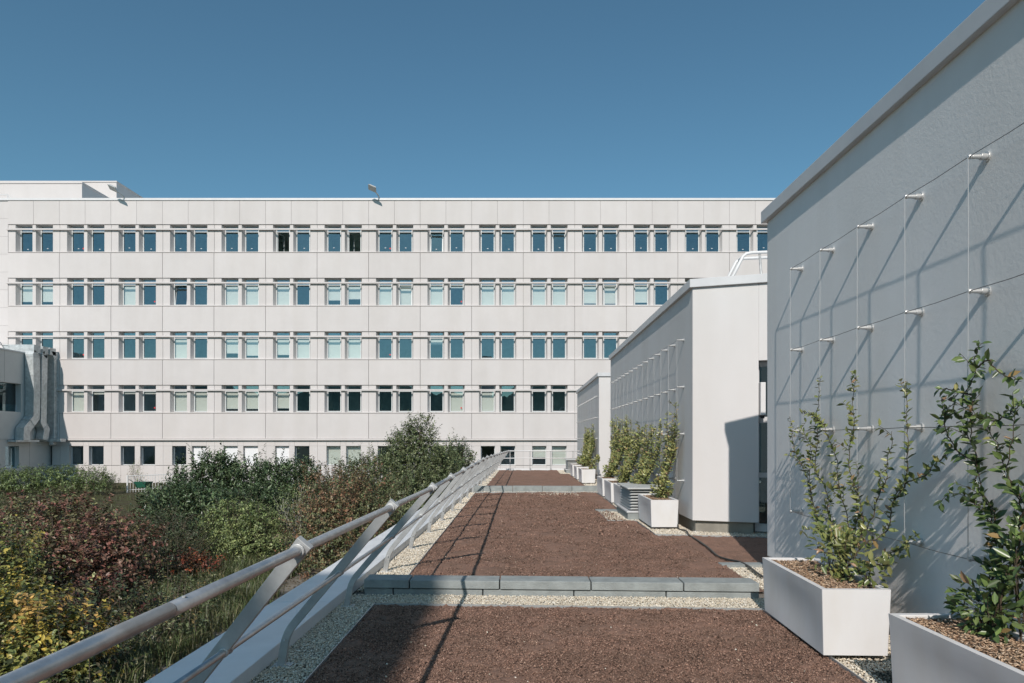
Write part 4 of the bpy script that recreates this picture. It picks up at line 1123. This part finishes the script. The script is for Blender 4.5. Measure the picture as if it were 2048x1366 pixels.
# ------------------------------------------------------------------ the long office building
S = 28.6
D0 = F / S                                            # 47.7 m
def zf(py): return EYE + (CY - py) / S
def xf(px): return (px - CX) / S
BAY = 103.1 / S
XJ = lambda b: xf(15.5) + BAY * b
NB = 17
off_b = empty('office_building', 'long white office building with five rows of paired windows filling the background', 'building', (0, D0, -1.5))
W, J, LD = MB(), MB(), MB()
INN = ((0.62, 1.58), (2.04, 3.00))
OUT = ((0.50, 1.69), (1.92, 3.12))
DEP = 0.38
def rowz(r): return zf(449) - 3.745 * r
xl, xr = XJ(0), XJ(NB)
g = 0.012
for r in range(4):
    zt = rowz(r); zb = zt - 1.90
    # piers with splayed reveals
    for b in range(NB):
        x0 = XJ(b)
        wall_end = x0 + BAY
        for (a, c, a2, c2) in ((0.0 if b == 0 else g, OUT[0][0], 0.0 if b == 0 else g, INN[0][0]), (OUT[0][1], OUT[1][0], INN[0][1], INN[1][0]), (OUT[1][1], BAY - g, INN[1][1], BAY - g)):
            W.prism([(x0 + a, D0 + .06), (x0 + c, D0 + .06), (x0 + c2, D0 + .06 + DEP), (x0 + a2, D0 + .06 + DEP)], zb, zt)
        # spandrel panel below
        zlow = rowz(r + 1) + 0.02 if r < 3 else zf(877)
        W.box(x0 + g + .002, x0 + BAY - g - .002, D0, D0 + .28, zlow, zb - 0.085)
        # sloping inner sill of the two openings
        for (a, c) in OUT:
            W.add([(x0 + a, D0 + .03, zb - .005), (x0 + c, D0 + .03, zb - .005), (x0 + c, D0 + .5, zb + .05), (x0 + a, D0 + .5, zb + .05)], [(0, 1, 2, 3)])
    W.box(xl, xr, D0 - 0.035, D0 + .30, zb - 0.06, zb - 0.006)                      # sill
    W.box(xl, xr, D0 + .30, D0 + .55, zb - 0.1, zb - 0.007)
    LD.box(xl - .05, xr, D0 - 0.10, D0 + .05, zt - .40, zt - .33)            # sunshade blade
    LD.box(xl - .05, xr, D0 - 0.10, D0 - .085, zt - .33, zt - .29)
    J.box(xl, xr, D0 + .09, D0 + .20, zt - 1.90 - 1.83, zb - .061)
    W.box(xl, xr, D0 + .20, D0 + .52, zt + .0, zt + .06)
# vertical joint strips behind the piers
for b in range(NB + 1):
    J.box(XJ(b) - .03, XJ(b) + .03, D0 + .10, D0 + .16, zf(877) + .02, zf(449))
# attic panels
za, zbm = zf(401.2), zf(449) + .02
for k in range(NB * 2):
    a = xl + k * BAY / 2
    W.box(a + .008, a + BAY / 2 - .008, D0 - .0, D0 + .25, zbm, za)
J.box(xl, xr, D0 + .05, D0 + .2, zbm + .01, za)
MB().box(xl - 12, xr + 2, D0 - .06, D0 + .5, za + .008, zf(396.4)).build('roof_coping', M['coping'], off_b, bevel=.01)
# ground floor
GIN = ((0.626, 1.62), (2.0, 3.04))
zg1, zg0 = zf(892), zf(930.5)
W.box(xl, xr, D0 - .07, D0 + .3, zf(880.6), zf(877) - .01)
for b in range(NB):
    x0 = XJ(b)
    for (a, c) in ((g * .5, GIN[0][0]), (GIN[0][1], GIN[1][0]), (GIN[1][1], BAY - g * .5)):
        W.box(x0 + a, x0 + c, D0 + .10, D0 + .5, zg0, zg1)
    for (a, c) in ((0.005, GIN[0][0] - .005), (GIN[0][0] + .005, GIN[0][1] - .005), (GIN[0][1] + .005, GIN[1][0] - .005), (GIN[1][0] + .005, GIN[1][1] - .005), (GIN[1][1] + .005, BAY - .005)):
        W.box(x0 + a, x0 + c, D0 + .10, D0 + .5, zg1 + .008, zf(880.6) + .02)
        W.box(x0 + a, x0 + c, D0 + .10, D0 + .5, -1.5, zg0 - .03)
    W.box(x0 + GIN[0][0] - .03, x0 + GIN[0][1] + .03, D0 + .085, D0 + .5, zg0 - .022, zg0 - .004)
    W.box(x0 + GIN[1][0] - .03, x0 + GIN[1][1] + .03, D0 + .085, D0 + .5, zg0 - .022, zg0 - .004)
J.box(xl, xr, D0 + .13, D0 + .4, -1.5, zg0 - .04)
J.box(xl, xr, D0 + .13, D0 + .4, zg1 + .02, zf(880.6))
# the plain end bay at far left
zz = zf(401.2)
while zz > -1.5:
    W.box(xl - 14, xl - .015, D0 + .04, D0 + .5, max(-1.5, zz - 1.235), zz)
    zz -= 1.247
J.box(xl - 14, xl, D0 + .07, D0 + .45, -1.5, zf(402))
W.build('wall', M['facade'], off_b)
J.build('joint', M['joint'], off_b)
LD.build('sunshade_blade', M['facade'], off_b, bevel=.006)
RM = MB()
RM.box(xl - 13, xr + 1, D0 + 4.0, D0 + 4.2, -1.5, zf(400))
for r in range(5):
    zz = rowz(r) + .05
    RM.box(xl - 13, xr + 1, D0 + .56, D0 + 4.0, zz, zz + .3)
RM.box(xl - 13, xr + 1, D0 + .5, D0 + 4.2, zf(402) - .3, zf(402) - .1)
for b in range(0, NB + 1):
    RM.box(XJ(b) - .05, XJ(b) + .05, D0 + .56, D0 + 4.0, -1.5, zf(402) - .3)
RM.build('rooms', M['room'], off_b)

BL = {1: {0: (.82, .82), 2: (1, 0), 4: (1, 1), 5: (1, 0), 6: (.74, .68), 7: (1, 1), 8: (1, .1), 9: (1, 1), 10: (1, 1), 11: (.9, .9), 12: (.86, 0)},
      2: {3: (1, 0), 4: (.74, .86), 5: (.82, 1), 6: (1, 1), 8: (.28, 0)},
      3: {1: (1, .12), 2: (.1, .1), 3: (1, 1), 4: (.87, .87), 5: (.84, 0), 8: (0, 1), 9: (1, 0)}}
OPEN = {(0, 5, 0), (0, 6, 1)}
TILT = {(0, 8, 0): .16, (0, 10, 1): .13, (1, 3, 0): .2, (1, 7, 1): .12, (1, 11, 1): .1}
STICK = {(0, 1, 0), (0, 7, 0), (1, 2, 1), (1, 8, 1), (2, 1, 0), (2, 7, 0), (3, 2, 1), (3, 8, 1)}
LASTB = {0: 14, 1: 12, 2: 11, 3: 10}
def window(r, b, s):
    x0 = XJ(b) + INN[s][0]; x1 = XJ(b) + INN[s][1]
    zt = rowz(r); zb = zt - 1.90 + .055
    y = D0 + .06 + DEP - .05
    zm = zt - .43
    fw = .055
    key = (r, b, s)
    fm = MB()
    fm.box(x0, x0 + fw, y, y + .07, zb, zt).box(x1 - fw, x1, y, y + .07, zb, zt).box(x0 + fw, x1 - fw, y, y + .07, zb, zb + fw).box(x0 + fw, x1 - fw, y, y + .07, zm, zm + .05).box(x0 + fw, x1 - fw, y, y + .07, zt - .035, zt)
    wi = fm.build('window', M['frame'], off_b)
    pm_ = MB().box(x0 + fw, x1 - fw, y + .03, y + .04, zm + .05, zt - .035)
    if key in OPEN:
        # the sash swung into the room
        sx = x0 + fw + .01; a = R(78)
        L_ = x1 - x0 - 2 * fw
        ca, sa = math.cos(a), math.sin(a)
        def q(u): return (sx + u * ca, y + .06 + u * sa)
        pm_.prism([q(0.05), q(L_ - .05), (q(L_ - .05)[0] + .008, q(L_ - .05)[1]), (q(.05)[0] + .008, q(.05)[1])], zb + .11, zm - .06)
        sm_ = MB()
        for (u0, u1, z0, z1) in ((0, .05, zb + .06, zm), (L_ - .05, L_, zb + .06, zm), (.05, L_ - .05, zb + .06, zb + .11), (.05, L_ - .05, zm - .05, zm)):
            sm_.prism([q(u0), q(u1), (q(u1)[0] + .03, q(u1)[1]), (q(u0)[0] + .03, q(u0)[1])], z0, z1)
        sm_.build('open_sash', M['frame'], wi)
    elif key in TILT:
        dd = TILT[key]
        h = zm - zb - fw
        za_, zb_ = zb + fw, zm - .03
        y0_, y1_ = y + .03, y + .03 + dd
        pm_.add([(x0 + fw, y0_, za_), (x1 - fw, y0_, za_), (x1 - fw, y1_, zb_), (x0 + fw, y1_, zb_)], [(0, 1, 2, 3)])
        sm_ = MB()
        for (a, c) in ((x0 + fw - .005, x0 + fw + .04), (x1 - fw - .04, x1 - fw + .005)):
            sm_.add([(a, y0_ - .01, za_), (c, y0_ - .01, za_), (c, y1_ - .01, zb_), (a, y1_ - .01, zb_), (a, y0_ + .03, za_), (c, y0_ + .03, za_), (c, y1_ + .03, zb_), (a, y1_ + .03, zb_)],
                    [(0, 1, 2, 3), (7, 6, 5, 4), (0, 4, 5, 1), (1, 5, 6, 2), (2, 6, 7, 3), (3, 7, 4, 0)])
        sm_.build('tilted_sash', M['frame'], wi)
    else:
        # panes never sit quite parallel: a hair of tilt each
        e = random.uniform(-.004, .004); e2 = random.uniform(-.003, .003)
        pm_.add([(x0 + fw, y + .03 - e2, zb + fw), (x1 - fw, y + .03 + e2, zb + fw), (x1 - fw, y + .03 + e + e2, zm), (x0 + fw, y + .03 + e - e2, zm)], [(0, 1, 2, 3)])
    pm_.build('pane', M['glass'], wi)
    f = BL.get(r, {}).get(b, (0, 0))[s]
    if f:
        hb_ = (zm - zb - fw)
        yy = y + .10 + (TILT.get(key, 0) + .02)
        MB().box(x0 + .05, x1 - .05, yy, yy + .012, zm - hb_ * f - (.03 if f == 1 else 0), zm + .02).build('blind', M['blind'], wi)
        if f < 1:
            MB().box(x0 + .05, x1 - .05, yy - .006, yy + .018, zm - hb_ * f - .03, zm - hb_ * f - .001).build('blind_rail', M['frame'], wi)
    if key in STICK:
        cx_, cz_ = x1 - fw - .10, zb + .28
        MB().tube([(cx_, y + .026, cz_), (cx_, y + .021, cz_)], .055, 14).build('sticker', M['red'], wi)
    if r == 0 and key not in OPEN:
        cx_, cz_ = (x0 + x1) / 2 + random.uniform(-.05, .08), zb + random.uniform(.2, .32)
        MB().box(cx_ - .05, cx_ + .05, y + .018, y + .024, cz_, cz_ + .035).build('mark', M['shutter'], wi)
for r in range(4):
    for b in range(0 if r < 3 else 1, LASTB[r] + 1):
        for s in (0, 1):
            window(r, b, s)
GB = {3: (0, 2), 4: (2, 2), 5: (2, 0), 6: (1, 1), 7: (0, 0), 10: (.62, 1)}
for b in range(1, 11):
    for s in (0, 1):
        x0 = XJ(b) + GIN[s][0]; x1 = XJ(b) + GIN[s][1]
        y = D0 + .36
        fm = MB()
        fm.box(x0, x0 + .05, y, y + .07, zg0, zg1).box(x1 - .05, x1, y, y + .07, zg0, zg1).box(x0 + .05, x1 - .05, y, y + .07, zg0, zg0 + .05).box(x0 + .05, x1 - .05, y, y + .07, zg1 - .05, zg1)
        wi = fm.build('fixed_window', M['frame'], off_b)
        e = random.uniform(-.004, .004)
        f = GB.get(b, (0, 0))[s]
        if f == 2:
            MB().box(x0 + .02, x1 - .02, y - .03, y - .004, zg0 + .0, zg1 - .02).build('shutter', M['shutter'], wi)
        else:
            MB().add([(x0 + .05, y + .03, zg0 + .05), (x1 - .05, y + .03, zg0 + .05), (x1 - .05, y + .03 + e, zg1 - .05), (x0 + .05, y + .03 + e, zg1 - .05)], [(0, 1, 2, 3)]).build('pane', M['glass'], wi)
            if f:
                MB().box(x0 + .04, x1 - .04, y + .1, y + .112, zg1 - (zg1 - zg0 - .04) * f, zg1 - .03).build('blind', M['blind'], wi)
# roof blocks
def at_d(px, py, d): return dp(px, py, d)
a = at_d(164, 367, 52); MB().box(-60, a[0], 52, 75, zf(396) - .5, a[2]).box(-60, a[0] + .06, 51.94, 75, a[2] + .001, a[2] + .1).build('penthouse', M['facade'], off_b)
a = at_d(233, 364.5, 57); MB().box(-45, a[0], 57, 80, zf(396) - .5, a[2]).box(-45, a[0] + .06, 56.94, 80, a[2] + .001, a[2] + .1).build('penthouse', M['facade'], off_b)
MB().box(xl - 13, xr + 2, D0 + .5, 90, zf(402) - .1, zf(400)).build('roof', M['coping'], off_b)
rr_ = MB()
for yy in (49.2,):
    rr_.tube([(-45, yy, zf(396) + .75), (-37.0, yy, zf(396) + .75), (-36.0, yy, zf(396) - .2)], .03, 6)
    rr_.tube([(-37.0, yy, zf(396) + .75), (-37.0, yy, zf(396) - .2)], .03, 6)
rr_.build('roof_rail', M['metal_white'], off_b)
lw = MB()
for k in range(46):
    cx_ = xl - 10 + k * 1.52
    lw.box(cx_ - .02, cx_ + .02, D0 + .2, D0 + .24, zf(396.4) - .01, zf(396.4) + .085)
lw.tube([(xl - 10.2, D0 + .22, zf(396.4) + .085), (xr, D0 + .22, zf(396.4) + .085)], .010, 5)
lw.build('lightning_wire', M['fascia'], off_b)

def floodlight(label, px):
    x = xf(px)
    t = empty('floodlight', label, 'floodlight', (x, D0, zf(397)), 'floodlights on the roof edge')
    zt = zf(397)
    MB().tube([(x + .25, D0 + .15, zt - .02), (x + .2, D0 - .25, zt + .14), (x + .02, D0 - .8, zt + .32)], .045, 8).box(x + .17, x + .33, D0 + .05, D0 + .25, zt - .0, zt + .05).build('arm', M['fascia'], t)
    c = Vector((x - .06, D0 - .95, zt + .34))
    hm = MB()
    vs = []
    for (u, v, w) in ((-.31, -.27, .0), (.31, -.27, .0), (.31, .27, .0), (-.31, .27, .0), (-.2, -.18, .15), (.2, -.18, .15), (.2, .18, .15), (-.2, .18, .15)):
        p = Vector((u, v, w))
        p.rotate(__import__('mathutils').Euler((R(-24), R(24), 0)))
        vs.append(c + p)
    hm.add(vs, [(0, 3, 2, 1), (4, 5, 6, 7), (0, 1, 5, 4), (1, 2, 6, 5), (2, 3, 7, 6), (3, 0, 4, 7)])
    hm.build('head', M['louvre'], t, bevel=.02)
    return t
floodlight('grey floodlight on the roof edge before the white roof blocks', 243)
floodlight('grey floodlight alone on the roof edge against the sky', 752)

# ------------------------------------------------------------------ side wing at far left with ducts
wing = empty('side_wing', 'grey shaded side wing with a flat roof at the left edge', 'building', (-34, 44, -1.5))
XW, ZW = -33.0, 7.25
wm = MB()
wins = [(42.0, 45.1, zf(770) - .2, zf(828) - .25), ]
# wall pieces round two openings (depth along y)
def wv(y0, y1, z0, z1): wm.box(XW - .4, XW, y0, y1, z0, z1)
y_a, y_b = 43.0, 45.05; z_a, z_b = 3.35, 5.2
y_c, y_d = 43.75, 44.95; z_c, z_d = -0.35, 1.1
D1 = D0 + .3
wv(28, D1, 5.2, ZW); wv(28, 42.9 - .0, z_a, z_b - .004); wv(y_b, D1, z_a, z_b - .004); wv(42.9, 43.05, z_a, z_b - .004)
wv(28, D1, 1.56, z_a - .004)
wm.box(XW - .4, XW - .05, 28, D1, z_d, 1.55)
wm.box(XW - .4, XW - .05, 28, y_c, z_c, z_d - .004); wm.box(XW - .4, XW - .05, y_d, D1, z_c, z_d - .004); wm.box(XW - .4, XW - .05, 28, D1, -1.5, z_c - .01)
wm.build('wall', M['wing'], wing)
jm = MB()
for yy in (43.6, 46.6): jm.box(XW - .001, XW + .003, yy, yy + .02, 5.25, ZW - .02)
for yy in (45.9,): jm.box(XW - .051, XW - .047, yy, yy + .02, -1.4, 1.5)
jm.build('joint', M['joint'], wing)
MB().box(XW - 12, XW + .06, 28, D0, ZW + .001, ZW + .09).build('roof_coping', M['fascia'], wing, bevel=.01)
MB().box(XW - 12, XW - .41, 28, D0, -1.5, ZW).build('rooms', M['room'], wing)
f_ = MB().box(XW - .36, XW - .30, y_a + .05, y_a + .12, z_a, z_b - .01).box(XW - .36, XW - .30, y_b - .07, y_b - .0, z_a, z_b - .01).build('window', M['frame'], wing)
MB().box(XW - .34, XW - .33, y_a + .12, y_b - .07, z_a, z_b - .01).build('pane', M['glass_dark'], f_)
lm = MB()
for i in range(20): lm.box(XW - .30, XW - .26, y_a + .14, y_b - .09, z_a + .5 + i * .065, z_a + .52 + i * .065)
lm.build('venetian_blind', M['dark'], f_)
f_ = MB().box(XW - .32, XW - .26, y_c, y_c + .06, z_c, z_d - .01).box(XW - .32, XW - .26, y_d - .06, y_d, z_c, z_d - .01).box(XW - .32, XW - .26, y_c + .06, y_d - .06, z_c, z_c + .05).build('window', M['frame'], wing)
MB().box(XW - .30, XW - .29, y_c + .06, y_d - .06, z_c + .05, z_d - .01).build('pane', M['glass'], f_)
# small rail and box on the wing roof
MB().tube([(XW - .8, 40, ZW + .09), (XW - .8, 40, ZW + .6), (XW - .8, 44.3, ZW + .6), (XW - .8, 44.8, ZW + .09)], .03, 6).tube([(XW - 1.4, 41, ZW + .4), (XW - .5, 44.6, ZW + .4)], .025, 6).build('roof_rail', M['alu'], wing)
MB().box(XW - 3, XW - 1.5, 41, 43.5, ZW + .09, ZW + .9).build('roof_unit', M['metal_white'], wing, bevel=.02)

def duct(label, pts, w, joints):
    t = empty('air_duct', label, 'air duct', pts[0], 'galvanised air ducts on the side wing')
    q = pts[1]
    m = MB().box(pts[0][0], xd + w * .45, q[1] - w / 2, q[1] + w / 2, ZW + .1, ZW + .1 + .5)
    m.sweep([(xd, q[1], ZW + .099)] + pts[2:], w, w * .9, side=(1, 0, 0))
    m.build('shaft', M['galv'], t, bevel=.015)
    pts = [(xd, q[1], ZW + .6)] + pts[2:]
    P = [Vector(p) for p in pts]
    tot = sum((P[i + 1] - P[i]).length for i in range(len(P) - 1))
    for j in joints:
        s_ = j * tot
        for i in range(len(P) - 1):
            l_ = (P[i + 1] - P[i]).length
            if s_ <= l_:
                c = P[i].lerp(P[i + 1], s_ / l_); dr = (P[i + 1] - P[i]).normalized()
                MB().sweep([c - dr * .012, c + dr * .012], w + .05, w * .9 + .05, side=(1, 0, 0)).build('flange', M['galv'], t)
                break
            s_ -= l_
    return t
xd = XW + .33
def dz(py, px): return dp(px, py, 1)  # unused depth form
def on_x(px, py, x): return wp(px, py, x)
def DX(cx_, cy_, x=xd):                                  # read off the duct close-up
    return wp(cx_ / 3.794, 640 + cy_ / 3.794, x)
duct('left galvanised duct with a forked elbow at its foot on the side wing',
     [(XW - 1.5, 45.72, ZW + .25), (xd - .05, 45.72, ZW + .25), DX(245, 262), DX(250, 560), DX(246, 740), DX(172, 835), DX(172, 912)], .62, (.12, .3, .5, .68, .8))
duct('middle galvanised duct with its foot kinked outwards on the side wing',
     [(XW - 1.5, 46.55, ZW + .2), (xd - .05, 46.55, ZW + .2), DX(313, 262), DX(308, 560), DX(304, 780), DX(330, 830), DX(318, 912)], .56, (.12, .32, .52, .7, .85))
duct('right straight galvanised duct in the corner of wing and facade',
     [(XW - 1.2, 47.25, ZW + .3), (xd - .05, 47.25, ZW + .3), DX(405, 250), DX(403, 900)], .62, (.2, .4, .6, .8))
tag(MB().sweep([(XW - .3, 47.15, zf(880.5)), (XW + 1.4, 47.15, zf(880.5))], .22, .5, side=(0, 1, 0)).box(XW + .55, XW + .8, 46.95, 47.3, zf(889), zf(884.5)).build('duct_outlet', M['galv'], bevel=.01),
    'flat horizontal galvanised outlet at the foot of the right duct', 'air duct')
tag(MB().box(XW - .04, XW + .55, 43.9, 46.0, zf(883.5), zf(880)).build('duct_tray', M['galv'], bevel=.01), 'thin metal tray under the feet of the left ducts', 'duct tray')

# ------------------------------------------------------------------ metal fence and wheelbarrow in the garden
fe = empty('metal_fence', 'low pale metal bar fence before the facade, left of the laurel', 'fence', (-20.5, 40.5, -1.5))
fpts = [(-22.6, 39.2, -.56), (-19.8, 41.5, -.50), (-14.0, 41.8, -.60)]
for (a, b) in zip(fpts[:-1], fpts[1:]):
    A, Bv = Vector(a), Vector(b)
    n_ = int((Bv - A).length / .14)
    bm_ = MB()
    for i in range(n_ + 1):
        p = A.lerp(Bv, i / n_)
        bm_.tube([(p.x, p.y, -1.5), (p.x, p.y, p.z)], .014, 5)
    bm_.tube([A, Bv], .022, 6).tube([A - Vector((0, 0, .8)), Bv - Vector((0, 0, .8))], .018, 6)
    bm_.build('panel', M['metal_white'], fe)
for p in fpts:
    MB().box(p[0] - .035, p[0] + .035, p[1] - .035, p[1] + .035, -1.5, p[2] + .04).build('post', M['metal_white'], fe)
wb = empty('wheelbarrow', 'dark green wheelbarrow left beside the metal fence', 'wheelbarrow', (-21.4, 38.6, -1.5))
MB().add([(-21.75, 38.3, -.82), (-21.05, 38.3, -.82), (-21.05, 39.1, -.86), (-21.75, 39.1, -.86), (-21.65, 38.4, -1.18), (-21.15, 38.4, -1.18), (-21.15, 38.9, -1.22), (-21.65, 38.9, -1.22)],
         [(4, 7, 6, 5), (0, 1, 5, 4), (1, 2, 6, 5), (2, 3, 7, 6), (3, 0, 4, 7)]).build('tray', M['green_plastic'], wb, bevel=.02)
for s_ in (-1, 1):
    x = -21.4 + s_ * .25
    MB().tube([(x * .5 - 10.7, 39.35, -1.3), (x, 38.5, -1.08), (x + s_ * .05, 37.9, -.7), (x + s_ * .05, 37.7, -.66)], .02, 6).tube([(x, 38.45, -1.1), (x, 38.3, -1.5)], .018, 6).build('handle', M['alu'], wb, smooth=True)
MB().tube([(-21.45, 39.35, -1.3), (-21.35, 39.35, -1.3)], .2, 18).build('wheel', M['rubber'], wb)

# ------------------------------------------------------------------ the tall block behind the viewpoint whose shadow falls across the roof's left edge
st_ = empty('stair_tower', 'tall plain stair tower behind the viewpoint that shades the left edge of the roof', 'building', (-5.5, -14, -1.5))
MB().box(-6.8, -4.10, -17, -12.2, -1.5, 14.6).build('wall', M['facade'], st_)
MB().box(-6.85, -4.09, -17.05, -12.19, 14.601, 14.72).build('roof', M['coping'], st_)
